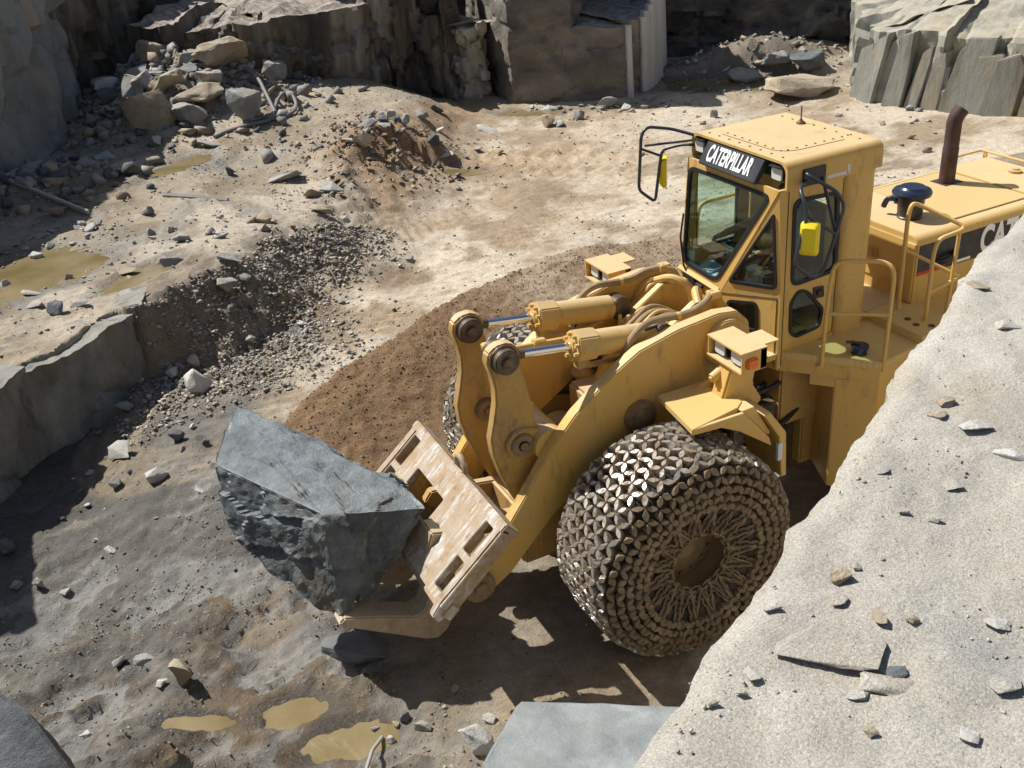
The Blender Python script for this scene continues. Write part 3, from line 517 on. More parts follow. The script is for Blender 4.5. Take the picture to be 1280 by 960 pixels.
# ================================================================== the wheel loader (x forward, y to its left, z up)
L = empty('wheel_loader', (-1.9, 0, 0), 'yellow wheel loader with chained tyres lifting a grey boulder on forks', 'wheel loader')
# ---- wheels ------------------------------------------------------
TR, TW = 0.985, 0.90
def tyre_mesh():
    b = MB(); h = TW / 2
    prof = [(-h * .80, .42), (-h * .98, .52), (-h, .68), (-h * .97, .84), (-h * .86, .94), (-h * .6, TR - .005), (0, TR), (h * .6, TR - .005), (h * .86, .94), (h * .97, .84), (h, .68), (h * .98, .52), (h * .80, .42)]
    b.lathe(prof, (0, 0, 0), 'y', 64, True); o = b.build('wheel', 'tyre', None, smooth=50); return o
def rim_mesh(parent):
    b = MB(); h = TW / 2
    b.lathe([(-h * .8, .43), (h * .84, .43), (h * .84, .385), (h * .25, .36), (h * .22, .30), (h * .30, .28), (h * .30, .12), (h * .42, .10), (h * .42, .02)], (0, 0, 0), 'y', 40)
    for i in range(16):
        a = 2 * PI * i / 16; b.cyl((.325 * math.cos(a), h * .2, .325 * math.sin(a)), (.325 * math.cos(a), h * .30, .325 * math.sin(a)), .018, n=6)
    return b.build('rim', 'rimpaint', parent, smooth=40)
def lens_mesh(name, Ln, Wd, Ht, mat):
    # pointed oval link plate standing on its edge, worn flat on top
    b = MB(); out = []
    for k in range(8):
        a = 2 * PI * k / 8; c, s_ = math.cos(a), math.sin(a); out.append((c * Ln / 2, s_ * Wd / 2 * (1 - .34 * abs(c))))
    vs = [(x, y, -Ht * .5) for x, y in out] + [(x, y, Ht * .36) for x, y in out] + [(x * .95, y * .90, Ht * .46) for x, y in out]
    fs = [(i, (i + 1) % 8, (i + 1) % 8 + 8, i + 8) for i in range(8)] + [(i + 8, (i + 1) % 8 + 8, (i + 1) % 8 + 16, i + 16) for i in range(8)] + [tuple(range(16, 24))]
    b.add(vs, fs); o = b.build(name, mat, None, smooth=28); me = o.data; bpy.data.objects.remove(o); return me
LINK, SIDE = lens_mesh('chain_link', .110, .050, .085, 'link'), lens_mesh('chain_link', .105, .056, .06, 'link_mud')
def ring_link(nm='web_link'):
    b = MB(); pts = []
    for k in range(10):
        a = 2 * PI * k / 10; pts.append((.034 * math.cos(a) * 1.35, .02 * math.sin(a) * 1.1, 0))
    b.tube(pts + pts[:1], .0085, 5, caps=False); o = b.build(nm, 'link_mud', None, smooth=80); me = o.data; bpy.data.objects.remove(o); return me
WEB = ring_link()
# profile of the net over the tyre: (lateral, radius), tread middle -> inner sidewall
prof = [(0, 1.008), (.30, 1.004), (.385, .975), (.435, .915), (.462, .84), (.470, .76), (.468, .68), (.46, .60), (.455, .3)]
def at_s(s):
    q = 0
    for (a, ra), (b, rb) in zip(prof, prof[1:]):
        d = math.hypot(b - a, rb - ra)
        if s <= q + d or (b, rb) == prof[-1]:
            t = (s - q) / d; return a + (b - a) * t, ra + (rb - ra) * t, (-(rb - ra) / d, (b - a) / d)
        q += d
NCH, DS = 36, .0805
def frame(x, y, z):
    return Matrix(((x.x, y.x, z.x, 0), (x.y, y.y, z.y, 0), (x.z, y.z, z.z, 0), (0, 0, 0, 1)))
def net_transforms(outer_side=True):
    out = []; rows = list(range(-5, 11))          # row index along the profile, 0 = tread middle
    def node(i, j):
        s = abs(j * DS + .0) ; sg = 1 if j >= 0 else -1; la, ra, nn = at_s(s); th = 2 * PI * (i + .5 * (j % 2)) / NCH
        return Vector((ra * math.cos(th), sg * la, ra * math.sin(th))), Vector((nn[1] * math.cos(th), sg * nn[0], nn[1] * math.sin(th)))
    for j in rows[:-1]:
        for i in range(NCH):
            for di in (0, 1):
                a, na = node(i, j); k = i + (di if j % 2 else -di); b_, nb = node(k, j + 1)
                n = (na + nb).normalized(); x = (b_ - a).normalized(); y = n.cross(x).normalized(); n = x.cross(y); ln = (b_ - a).length
                jit = random.uniform(-.1, .1)
                m = Matrix.Translation((a + b_) / 2 + n * random.uniform(.008, .018)) @ frame(x, y, n) @ Matrix.Rotation(jit * 2.2, 4, 'X') @ Matrix.Rotation(random.uniform(-.16, .16), 4, 'Z') @ Matrix.Rotation(random.uniform(-.12, .12), 4, 'Y') @ Matrix.Diagonal((min(1.0, ln / .112) * random.uniform(.84, 1.06), random.uniform(.84, 1.2), random.uniform(.9, 1.1), 1))
                out.append((m, n, j >= 5 or j < -5, (i * 31 + j * 17 + di)))
    webs = []
    for i in range(NCH):
        if i % 2: continue
        a, na = node(i, 10); th = math.atan2(a.z, a.x)
        for sgn in (-1, 1):
            th2 = th + sgn * 2 * PI / NCH * .95
            P0, P1 = a + na * .01, Vector((.315 * math.cos(th2), .40, .315 * math.sin(th2)))
            for q in (.08, .25, .42, .59, .76, .93):
                c = P0.lerp(P1, q); x = (P1 - P0).normalized(); y0 = Vector((0, 1, 0)) if q in (.08, .42, .76) else x.cross(Vector((0, 1, 0))); y = (y0 - x * y0.dot(x)).normalized()
                webs.append(Matrix.Translation(c) @ frame(x, x.cross(y) * -1, y) @ Matrix.Diagonal((1.25, 1.5, 1.3, 1)))
    for r_, n_ in ((.305, 30),):
        for i in range(n_):
            th = 2 * PI * i / n_; x = Vector((-math.sin(th), 0, math.cos(th))); y = Vector((0, 1, 0)) if i % 2 else Vector((math.cos(th), 0, math.sin(th)))
            webs.append(Matrix.Translation((r_ * math.cos(th), .40, r_ * math.sin(th))) @ frame(x, y.cross(x), y) @ Matrix.Diagonal((1.15, 1.4, 1.4, 1)))
    return out, webs
def merged(name, items, mats):
    """join many placed copies into one mesh; items: (mesh, matrix)"""
    vs = []; fs = []; mi = []; o = 0; cache = {}
    for me, m in items:
        if me.name not in cache:
            c = np.empty(len(me.vertices) * 3); me.vertices.foreach_get('co', c); cache[me.name] = (c.reshape(-1, 3), [tuple(p.vertices) for p in me.polygons], mats.index(me.materials[0]))
        c, f, k = cache[me.name]; A = np.array(m); vs.append(c @ A[:3, :3].T + A[:3, 3]); fs += [tuple(q + o for q in p) for p in f]; mi += [k] * len(f); o += len(c)
    me = bpy.data.meshes.new(name); me.from_pydata(np.concatenate(vs).tolist(), [], fs)
    for m in mats: me.materials.append(m)
    me.polygons.foreach_set('material_index', mi); me.polygons.foreach_set('use_smooth', [True] * len(fs)); me.set_sharp_from_angle(angle=.5); me.update(); return me
LMATS = [M['link'], M['link_mud']]
net, webs = net_transforms()
knots = MB()
for k in range(NCH):
    pass
full_items = [((SIDE if side else LINK), m) for m, n, side, _ in net] + [(WEB, m) for m in webs]
NET_FULL = merged('chain_net', full_items, LMATS)
tyre0 = tyre_mesh(); rim0 = rim_mesh(tyre0)
wheel_lab = {}
for wx, wy, near in ((0, 1.335, True), (0, -1.335, False), (-3.81, 1.335, False), (-3.81, -1.335, False)):
    if near: w = tyre0; r_ = rim0
    else:
        w = tyre0.copy(); COL.objects.link(w); r_ = rim0.copy(); COL.objects.link(r_); r_.parent = w; r_.matrix_parent_inverse = Matrix.Identity(4)
    w.location = (wx, wy, 1.05)
    if wy < 0: w.rotation_euler = (0, 0, PI)
    w.parent = L; w.matrix_parent_inverse = Matrix.Translation((1.9, 0, 0))
    if near:
        Mw = Matrix.Translation(w.location); sc = []
        for idx, (m, n, side, _) in enumerate(net):
            c = Mw @ m.translation; d = (CAM - c).normalized(); sc.append((-d.dot(n), idx))
        own = set(i for s_, i in sorted(sc)[:300])
        for i in sorted(own):
            m, n, side, _ = net[i]; o = bpy.data.objects.new('chain_link', SIDE if side else LINK); COL.objects.link(o); o.parent = w; o.matrix_basis = m
        rest = merged('chain_net', [((SIDE if side else LINK), m) for i, (m, n, side, _) in enumerate(net) if i not in own] + [(WEB, m) for m in webs], LMATS)
        cn = bpy.data.objects.new('chain_net', rest)
    else: cn = bpy.data.objects.new('chain_net', NET_FULL)
    COL.objects.link(cn); cn.parent = w; cn['kind'] = 'stuff'
# ---- chassis -----------------------------------------------------
def P(name, mb, mat, parent=L, bevel=0, smooth=35): return mb.build(name, mat, parent, bevel, smooth)
P('front_frame', MB().box((-1.15, -.46, .62), (.95, .46, 1.45)).box((-1.2, -.40, 1.4), (.1, .40, 1.95)).box((.6, -.4, .55), (1.1, .4, 1.2)), 'yellow_dirty', bevel=.03)
P('front_axle', MB().cyl((0, -.95, 1.05), (0, .95, 1.05), .24, n=24).lathe([(-.3, .2), (-.2, .38), (.2, .38), (.3, .2)], (0, 0, 1.0), 'y', 24), 'yellow_dirty')
P('rear_axle', MB().cyl((-3.81, -.95, 1.05), (-3.81, .95, 1.05), .24, n=24), 'yellow_dirty')
for s in (1, -1):
    P('frame_tower', MB().prism([(-1.45, 1.5), (-1.42, 2.55), (-1.25, 2.78), (-.95, 2.80), (-.55, 2.55), (-.15, 1.95), (-.1, 1.5)], s * .24, s * .32, 'y').prism([(-1.45, 1.5), (-1.42, 2.5), (-1.2, 2.72), (-.95, 2.72), (-.62, 2.45), (-.3, 1.9), (-.25, 1.5)], s * .46, s * .52, 'y'), 'yellow', bevel=.008)
P('hitch_block', MB().box((-2.3, -.5, .6), (-1.15, .5, 1.25)).cyl((-1.85, 0, .4), (-1.85, 0, 1.9), .16).box((-1.75, .25, 1.25), (-1.2, .62, 1.6)).cyl((-1.9, .55, 1.0), (-1.1, .62, 1.05), .07).cyl((-1.55, .7, 1.5), (-1.2, .5, 1.3), .06), 'grease', bevel=.015)
P('rear_frame', MB().box((-5.9, -.62, .7), (-2.1, .62, 2.3)).box((-6.35, -1.1, .75), (-5.75, 1.1, 2.0)).box((-2.35, -.66, 1.3), (-1.75, .66, 2.02)), 'yellow_dirty', bevel=.02)
hb = MB()
for k, (y, z) in enumerate(((.35, 1.75), (.45, 1.62), (.55, 1.85), (.62, 1.4), (.5, 1.2))):
    hb.tube([(-1.1, y * .6, z - .1), (-1.35, y, z - .12), (-1.7, y + .1, z - .05), (-2.0, y + .02, z + .05)], .028, 8, .15)
P('articulation_hoses', hb, 'hose_black')
# ---- lift arms ---------------------------------------------------
arm = [(-1.33, 2.45), (-1.30, 2.66), (-1.16, 2.80), (-.95, 2.83), (-.5, 2.79), (-.08, 2.695), (.17, 2.56), (.42, 2.39), (.61, 2.25), (.77, 2.085), (.92, 1.91), (1.06, 1.71), (1.27, 1.44), (1.45, 1.2), (1.72, .98), (1.86, .86), (1.87, .72), (1.78, .62), (1.63, .64), (1.37, .79), (1.1, 1.06), (.87, 1.28), (.51, 1.51), (.26, 1.66), (.01, 1.82), (-.2, 1.95), (-.41, 2.06), (-.88, 2.17), (-1.15, 2.22), (-1.28, 2.31)]
for s in (1, -1):
    a = P('lift_arm', MB().prism(arm, s * .555, s * .685, 'y'), 'yellow', bevel=.012)
    P('pivot_boss', MB().cyl((-1.02, s * .50, 2.52), (-1.02, s * .74, 2.52), .24, n=28).cyl((-1.02, s * .72, 2.52), (-1.02, s * .80, 2.52), .15, n=24), 'yellow', a, .012)
    P('cylinder_boss', MB().cyl((-.06, s * .66, 2.03), (-.06, s * .745, 2.03), .165, n=28).cyl((-.06, s * .74, 2.03), (-.06, s * .775, 2.03), .10, n=20), 'pin', a, .01)
    P('carriage_boss', MB().cyl((1.73, s * .52, .80), (1.73, s * .76, .80), .155, n=24).cyl((1.73, s * .75, .80), (1.73, s * .79, .80), .07, n=16), 'pin', a, .01)
    lc = P('lift_cylinder', MB().cyl((-.06, s * .45, 2.03), (-.72, s * .45, 1.1), .10, n=20), 'yellow_dirty')
P('arm_cross_tube', MB().cyl((.80, -.56, 1.93), (.80, .56, 1.93), .17, n=28), 'yellow')
# ---- tilt levers, links, cylinders -------------------------------
bell = [(1.00, 2.80), (.985, 2.90), (1.03, 2.985), (1.11, 3.02), (1.21, 3.015), (1.29, 2.96), (1.31, 2.87), (1.275, 2.74), (1.255, 2.6), (1.26, 2.45), (1.30, 2.27), (1.345, 2.10), (1.335, 1.93), (1.28, 1.7), (1.19, 1.45), (1.08, 1.2), (.98, 1.03), (.86, .98), (.80, 1.06), (.80, 1.3), (.79, 1.6), (.80, 1.9), (.885, 2.13), (.91, 2.36), (.955, 2.6)]
for s in (1, -1):
    q = P('tilt_lever', MB().prism(bell, s * .375 - .06, s * .375 + .06, 'y'), 'yellow_dirty', bevel=.016)
    P('top_pin', MB().cyl((1.15, s * .375 - .15, 2.875), (1.15, s * .375 + .15, 2.875), .118, n=28).cyl((1.15, s * .375 + .15, 2.875), (1.15, s * .375 + .175, 2.875), .06, n=16).cyl((1.15, s * .375 - .085, 2.875), (1.15, s * .375 + .085, 2.875), .135, n=28), 'grease', q, .01)
    P('middle_pin', MB().cyl((1.06, s * .375 - .13, 1.99), (1.06, s * .375 + .13, 1.99), .118, n=28).cyl((1.06, s * .375 + .13, 1.99), (1.06, s * .375 + .15, 1.99), .05, n=14), 'pin', q, .012)
    P('lever_bracket', MB().prism([(.66, 1.90), (.66, 2.02), (1.0, 2.135)] + [(1.06 + .155 * math.cos(a_), 1.99 + .155 * math.sin(a_)) for a_ in np.linspace(1.4, -2.0, 12)], s * .437, s * .478, 'y'), 'yellow_dirty', q, .008)
    P('carriage_link', MB().prism([(.82, .98), (.84, 1.12), (.96, 1.16), (1.75, 1.30), (1.83, 1.2), (1.76, 1.10), (.95, .96)], s * .30 - .05, s * .30 + .05, 'y'), 'yellow_dirty', q, .015)
    ax = Vector((-1, 0, -.146)).normalized(); p0 = Vector((1.15, s * .375, 2.875))
    def al(t): return p0 + ax * t
    c = P('tilt_cylinder', MB().cyl(al(.92), al(1.56), .122, n=36).cyl(al(1.56), al(1.60), .122, .085, 36), 'yellow')
    P('rod', MB().cyl(al(.1), al(.74), .040, n=24), 'chrome', c)
    P('rod_end', MB().cyl(al(.08), al(.22), .052, .045, 20), 'grease', c)
    h = P('gland', MB().cyl(al(.72), al(.94), .155, n=8), 'yellow', c, .012, 20)
    gb = MB()
    for k in range(8):
        a = 2 * PI * (k + .5) / 8; u = ax.orthogonal().normalized(); w_ = ax.cross(u); o_ = u * .112 * math.cos(a) + w_ * .112 * math.sin(a)
        gb.cyl(al(.685) + o_, al(.73) + o_, .02, n=6)
    gb.cyl(al(.69), al(.73), .07, n=20); P('gland_bolts', gb, 'yellow', h)
    P('base_eye', MB().cyl(al(1.66) + Vector((0, -.09, 0)), al(1.66) + Vector((0, .09, 0)), .12, n=24), 'grease', c, .01)
    P('side_valve', MB().tube([al(.86) + Vector((0, -s * .0 + .0, -.15)), al(.86) + Vector((0, 0, -.22)), al(1.3) + Vector((0, 0, -.2)), al(1.5) + Vector((0, .0, -.13))], .028, 10, .06).box(al(.8) + Vector((-.03, -.05, -.22)), al(.8) + Vector((.05, .05, -.12))), 'yellow_dirty', c)
# position indicator rod between the cylinders
P('kickout_rod', MB().cyl((1.02, -.06, 2.70), (.30, -.06, 2.62), .026, n=14).box((.98, -.12, 2.60), (1.13, .0, 2.80)).cyl((.62, -.06, 2.665), (.50, -.06, 2.652), .05, n=12), 'yellow', bevel=.008)
# hoses and pipes at the tower
def hose(pts, r, mat='hose', n=10): return P('hose', MB().tube(pts, r, n, .12), mat)
for s in (1, -1):
    hose([(-.02, s * .47, 2.5), (-.06, s * .50, 2.68), (-.17, s * .5, 2.80), (-.32, s * .5, 2.865), (-.56, s * .5, 2.83), (-.75, s * .5, 2.82), (-.92, s * .5, 2.87), (-1.05, s * .42, 2.90)], .034)
    hose([(.02, s * .42, 2.45), (-.12, s * .44, 2.66), (-.28, s * .45, 2.76), (-.45, s * .43, 2.74), (-.6, s * .3, 2.66)], .018, 'hose_black')
    hose([(-1.05, s * .42, 2.90), (-1.15, s * .36, 2.86), (-1.22, s * .34, 2.7), (-1.25, s * .34, 2.3)], .045, 'yellow')
    hose([(-.95, s * .36, 2.80), (-1.02, s * .2, 2.88), (-1.15, s * .08, 2.80), (-1.2, s * .05, 2.4)], .04, 'yellow')
    P('hose_clamp', MB().cyl((-.60, s * .5, 2.826), (-.64, s * .5, 2.823), .040, n=14), 'yellow'); P('pipe_block', MB().box((-1.14, s * .42 - .05, 2.86), (-1.02, s * .42 + .05, 2.93)), 'yellow', bevel=.008)
for k in range(7):
    y = -.22 + k * .07; hose([(-.35, y, 2.38 + .05 * math.sin(k * 2.1)), (-.55, y + .03, 2.58), (-.75, y - .02, 2.62 + .04 * (k % 2)), (-.95, y * .8, 2.56), (-1.25, y * .8, 2.3)], .02 + .008 * (k % 3), 'hose' if k % 3 else 'yellow')
vb = MB()
for k in range(9): x = -.45 - .06 * (k % 5); y = -.25 + .06 * k; vb.cyl((x, y, 2.50), (x - .09, y + .02, 2.56), .028, n=8).cyl((x, y, 2.44), (x, y, 2.60), .022, n=8)
P('valve_fittings', vb.box((-1.0, -.26, 2.15), (-.5, .26, 2.5)), 'yellow', bevel=.005)
# ---- fenders, steps and light boxes -------------------------------
for s in (1, -1):
    f = P('fender', MB().prism([(-.20, s * .79), (-.68, s * .80), (-.68, s * 1.10), (-.76, s * 1.10), (-.76, s * 1.30), (-.66, s * 1.37), (-.11, s * 1.46)], 2.195, 2.25, 'z'), 'tread', bevel=.004)
    P('fender_skirt', MB().prism([(-.12, 2.245), (-.12, 2.19), (-.42, 2.165), (-.62, 2.06), (-.99, 1.78), (-.96, 1.88), (-.66, 2.236)], s * 1.425, s * 1.46, 'y').prism([(-.66, 2.236), (-.96, 1.89), (-1.0, 1.9), (-.80, 2.24)], s * 1.02, s * 1.425, 'y'), 'yellow', f, .004)
    P('mudguard', MB().prism([(-.92, 2.18), (-.86, 2.16), (-1.04, 1.88), (-1.09, 1.42), (-1.15, 1.42), (-1.12, 1.9)], s * .98, s * 1.5, 'y'), 'yellow', f, .006)
    P('warning_sticker', MB().box((-1.085, s * 1.47 if s > 0 else s * 1.503, 1.62), (-1.035, s * 1.503 if s > 0 else s * 1.47, 1.80)), 'sticker', f)
    br = P('light_bracket', MB().prism([(-.62, 2.2), (-.74, 2.58), (-.92, 2.62), (-1.02, 2.5), (-.98, 2.3), (-1.1, 2.1), (-.95, 2.0)], s * 1.0, s * 1.18, 'y').prism([(-.45, 2.2), (-.86, 2.42), (-.9, 2.2)], s * .86, s * .9, 'y').cyl((-.74, s * 1.02, 2.45), (-.60, s * 1.04, 2.40), .045, n=14), 'yellow', L, .02)
    lb = MB(); ys = sorted((s * .86, s * 1.36))
    lb.box((-.98, ys[0], 2.745), (-.69, ys[1], 2.765)).box((-.97, ys[0], 2.555), (-.69, ys[1], 2.575)).box((-.97, ys[0], 2.57), (-.70, ys[0] + .018, 2.75)).box((-.97, ys[1] - .018, 2.57), (-.70, ys[1], 2.75)).box((-.97, ys[0], 2.56), (-.90, ys[1], 2.76))
    lb.box((-1.15, min(s * 1.05, s * 1.3), 2.742), (-.96, max(s * 1.05, s * 1.3), 2.758))
    lx = P('light_box', lb, 'yellow', br, .003)
    for yy in (s * .99, s * 1.23):
        hh = P('headlight', MB().prism(rounded([(yy - .09, 2.59), (yy + .09, 2.59), (yy + .09, 2.735), (yy - .09, 2.735)], .03), -.90, -.745, 'x'), 'black')
        hh.parent = br; P('lens', MB().prism(rounded([(yy - .07, 2.605), (yy + .07, 2.605), (yy + .07, 2.725), (yy - .07, 2.725)], .03), -.75, -.735, 'x'), 'lamp', br)
    P('indicator', MB().box((-.86, s * 1.36 - .001 if s > 0 else s * 1.395, 2.60), (-.74, s * 1.395 if s > 0 else s * 1.36 + .001, 2.70)), 'orange', br, .012)
# ---- carriage and forks ------------------------------------------
T0, T1 = Vector((1.56, 0, 1.60)), Vector((2.24, 0, 1.03)); tv = (T1 - T0).normalized(); nv = Vector((-tv.z, 0, tv.x)); HW = 1.06
def cp(u, v): return T0 + tv * v + Vector((0, u, 0))
hs = [rounded([(q - .075, a), (q + .075, a), (q + .075, b), (q - .075, b)], .015, 2) for q in (.86, -.86) for a, b in ((.07, .40), (.47, .80))]
hs += [rounded([(-.52, .26), (.12, .26), (.12, .56), (-.52, .56)], .02, 2)]
CA = P('fork_carriage', MB().panel(cp, nv, [(-HW, 0), (HW, 0), (HW, .88), (-HW, .88)], hs, .07), 'carriage', bevel=.006)
for q in (-HW + .02, HW - .11):
    pr = [T0 + nv * .012 - tv * .03, T0 - nv * .16 - tv * .03, T0 - nv * .19 + tv * .4, T0 - nv * .20 + tv * .8, T0 - nv * .12 + tv * 1.02, T0 - nv * .02 + tv * 1.0, T0 + nv * .012 + tv * .86]
    P('side_rail', MB().prism([(p.x, p.z) for p in pr], q, q + .09, 'y'), 'carriage', CA, .012)
pr = [T0 + nv * .02 - tv * .05, T0 - nv * .17 - tv * .05, T0 - nv * .17 + tv * .02, T0 + nv * .02 + tv * .04]
P('top_rail', MB().prism([(p.x, p.z) for p in pr], -HW, HW, 'y'), 'carriage', CA, .012)
pr = [T0 - nv * .08 + tv * .80, T0 - nv * .2 + tv * .80, T0 - nv * .2 + tv * .95, T0 - nv * .08 + tv * .95]
P('bottom_rail', MB().prism([(p.x, p.z) for p in pr], -HW, HW, 'y'), 'carriage', CA, .012)
for y_ in (.5, -.58): P('back_rib', MB().prism([(p.x, p.z) for p in (T0 - nv * .06 + tv * .1, T0 - nv * .3 + tv * .25, T0 - nv * .3 + tv * .7, T0 - nv * .06 + tv * .85)], y_, y_ + .08, 'y'), 'yellow_dirty', CA, .01)
e = MB(); c0 = Vector((1.50, 0, 1.66)); ring = []
for k in range(13): a = PI * k / 12; ring.append(c0 + Vector((.0, .09 * math.cos(a), .10 * math.sin(a))))
P('lifting_eye', e.tube([c0 + Vector((.03, .09, -.12))] + ring + [c0 + Vector((.03, -.09, -.12))], .03, 8), 'carriage', CA)
fork = [(2.02, 1.34), (1.88, 1.30), (1.84, 1.0), (1.85, .6), (1.90, .34), (1.99, .17), (2.10, .11), (2.22, .15), (2.6, .41), (2.90, .61), (3.0, .69), (3.01, .72), (2.95, .76), (2.6, .62), (2.28, .47), (2.19, .50), (2.13, .62), (2.11, .85), (2.12, 1.1)]
for y in (.30, -.62):
    P('fork_tine', MB().prism(fork, y - .13, y + .13, 'y'), 'fork', CA, .018)
# ---- cab ----------------------------------------------------------
def fx(z): return -1.57 + (3.85 - z) * .0765
def Fr(y, z): return (fx(z), y, z)
def Ch(y, z): return (-1.48 - (.24766 * y - .06445 * (z - 2.66)) / .9667, y, z)
def Cl(y, z): return (-1.48 - .243 * y, y, z)
def Sd(x, z): return (x, .70, z)
def Sf(x, z): return (x, -.70, z)
ws = rounded([(-.665, 3.785), (.60, 3.80), (-.075, 2.745), (-.655, 2.775)], .10, 5)
tri = rounded([(.645, 3.66), (.665, 2.88), (.10, 2.80)], .07, 4)
low = rounded([(.085, 2.60), (.445, 2.68), (.465, 2.365), (.125, 2.325)], .06, 4)
dw = rounded([(-1.745, 3.75), (-2.275, 3.72), (-2.315, 2.92), (-1.77, 2.89)], .10, 5)
dl = rounded([(-1.77, 2.72), (-1.86, 2.83), (-1.97, 2.80), (-2.19, 2.55), (-2.16, 2.36), (-1.86, 2.325), (-1.78, 2.40)], .05, 4)
fwn = rounded([(-1.66, 3.72), (-2.2, 3.70), (-2.2, 2.86), (-1.66, 2.86)], .08, 4)
nF, nC, nL = Vector((1, 0, .0765)), Vector((.967, .2477, -.0644)), Vector((.972, .236, 0))
cabb = MB()
cabb.panel(Fr, nF, [(-.70, 3.87), (.70, 3.87), (0, 2.66), (-.70, 2.69)], [ws])
cabb.panel(Ch, nC, [(.70, 3.86), (.70, 2.80), (0, 2.66)], [tri])
cabb.panel(Cl, nL, [(0, 2.655), (.70, 2.795), (.70, 2.03), (0, 1.95)], [low])
cabb.panel(lambda y, z: (-1.482, y, z), (1, 0, 0), [(-.70, 2.685), (0, 2.655), (0, 1.95), (-.70, 1.95)])
cabb.panel(Sd, (0, 1, 0), [(-1.585, 3.87), (-2.335, 3.87), (-2.335, 2.2), (-1.655, 2.03), (-1.652, 2.80)], [dw, dl])
cabb.panel(Sf, (0, -1, 0), [(-1.58, 3.87), (-2.335, 3.87), (-2.335, 2.0), (-1.485, 2.0), (-1.485, 2.7)], [fwn])
cabb.panel(lambda y, z: (-2.70, y, z), (-1, 0, 0), [(-.70, 3.87), (.70, 3.87), (.70, 2.2), (-.70, 2.2)], [rounded([(-.3, 3.7), (.42, 3.7), (.42, 3.1), (-.3, 3.1)], .06)])
cabb.box((-2.7, -.69, 2.14), (-1.5, .69, 2.20))
CAB = P('cab', cabb, 'yellow', bevel=0, smooth=20)
def about(loop, k):
    cx_, cz_ = sum(p[0] for p in loop) / len(loop), sum(p[1] for p in loop) / len(loop); return [(cx_ + (a - cx_) * k, cz_ + (b - cz_) * k) for a, b in loop]
def win(name, fn, nr, loop, gw=.022, tri_=False):
    n = Vector(nr).normalized(); g = MB(); out, inn = (about(loop, 1.02), about(loop, .88)) if tri_ else (inset(loop, -gw * .35), inset(loop, gw))
    g.panel(lambda a, b: Vector(fn(a, b)) + n * .012, nr, out, [inn], .03); w = P(name, g, 'rubber', CAB, 0, 50)
    P('pane', MB().panel(lambda a, b: Vector(fn(a, b)) - n * .004, nr, about(loop, .93) if tri_ else inset(loop, gw * .6), (), .004), 'glass', CAB, 0, 0)
win('windscreen_seal', Fr, nF, ws, .03); win('corner_window_seal', Ch, nC, tri, tri_=True); win('corner_window_seal', Cl, nL, low); win('door_window_seal', Sd, (0, 1, 0), dw, .028); win('door_window_seal', Sd, (0, 1, 0), dl, .024)
win('side_window_seal', Sf, (0, -1, 0), fwn)
# trims: sill, seams, door handle
P('windscreen_sill', MB().add([(-1.475, -.70, 2.735), (-1.475, -.02, 2.70), (-1.445, -.02, 2.665), (-1.445, -.70, 2.70), (-1.475, -.70, 2.66), (-1.475, -.02, 2.625)], [(0, 1, 2, 3), (3, 2, 5, 4), (0, 3, 4), (1, 5, 2), (0, 4, 5, 1)]), 'yellow', CAB, 0)
P('panel_seam', MB().tube([Vector(Cl(0.0, 2.655)) + nL * .002, Vector(Cl(.665, 2.79)) + nL * .002, Vector(Cl(.665, 2.05)) + nL * .002], .006, 6), 'grease', CAB)
P('door_seam', MB().tube([(-1.685, .7005, 3.84), (-1.70, .7005, 2.06)], .006, 6).tube([(-2.325, .7005, 3.84), (-2.325, .7005, 2.26), (-1.70, .7005, 2.09)], .006, 6), 'grease', CAB)
P('door_handle', MB().prism(rounded([(-2.04, 2.81), (-2.17, 2.80), (-2.185, 2.68), (-2.055, 2.69)], .015, 2), .70, .712, 'y').box((-2.14, .712, 2.72), (-2.09, .73, 2.77)), 'black', CAB)
for s in (1, -1):
    P('roof_post', MB().prism(rounded([(-2.338, s * .735), (-2.745, s * .715), (-2.745, s * .42), (-2.338, s * .42)], .13, 6), 2.215, 3.9, 'z'), 'yellow', CAB, 0, 40)
# roof visor
vis = []
for k in range(7): a = PI / 2 * k / 6; vis.append((-.727 + .085 - .085 * math.sin(PI / 2 - a) if False else -.727 + .085 * (1 - math.cos(PI / 2 - a)) if False else 0, 0))
outer = [(-.727, 3.865)] + [(-.727 + .09 * (1 - math.cos(PI / 2 * k / 6)), 4.026 + .09 * math.sin(PI / 2 * k / 6)) for k in range(7)]
outer = outer + [(-y, z) for y, z in outer[::-1]]; inner = [(y * .965, z - .025 if z > 3.9 else z) for y, z in outer]
rv = MB(); n_ = len(outer); x0, x1 = -1.633, -2.755
vs = [(x, y, z) for x in (x0, x1) for y, z in outer] + [(x, y, z) for x in (x0, x1) for y, z in inner]
fs = []
for i in range(n_ - 1): fs += [(i, i + 1, i + 1 + n_, i + n_), (2 * n_ + i, 3 * n_ + i, 3 * n_ + i + 1, 2 * n_ + i + 1), (i, 2 * n_ + i, 2 * n_ + i + 1, i + 1), (n_ + i, n_ + i + 1, 3 * n_ + i + 1, 3 * n_ + i)]
fs += [(0, n_, 3 * n_, 2 * n_), (n_ - 1, 3 * n_ - 1, 4 * n_ - 1, 2 * n_ - 1)]
rv.add(vs, fs).box((-2.754, -.69, 3.87), (-2.72, .69, 4.08))
RO = P('cab_roof', rv, 'yellow', CAB, 0, 40)
P('roof_lining', MB().box((-2.72, -.70, 3.872), (-1.80, .70, 3.90)).box((-1.82, -.69, 3.90), (-1.79, .69, 4.085)), 'dark', CAB)
hp = [(-.50, -.50), (-.50, .36), (-.36, .48), (.36, .48), (.50, .36)]
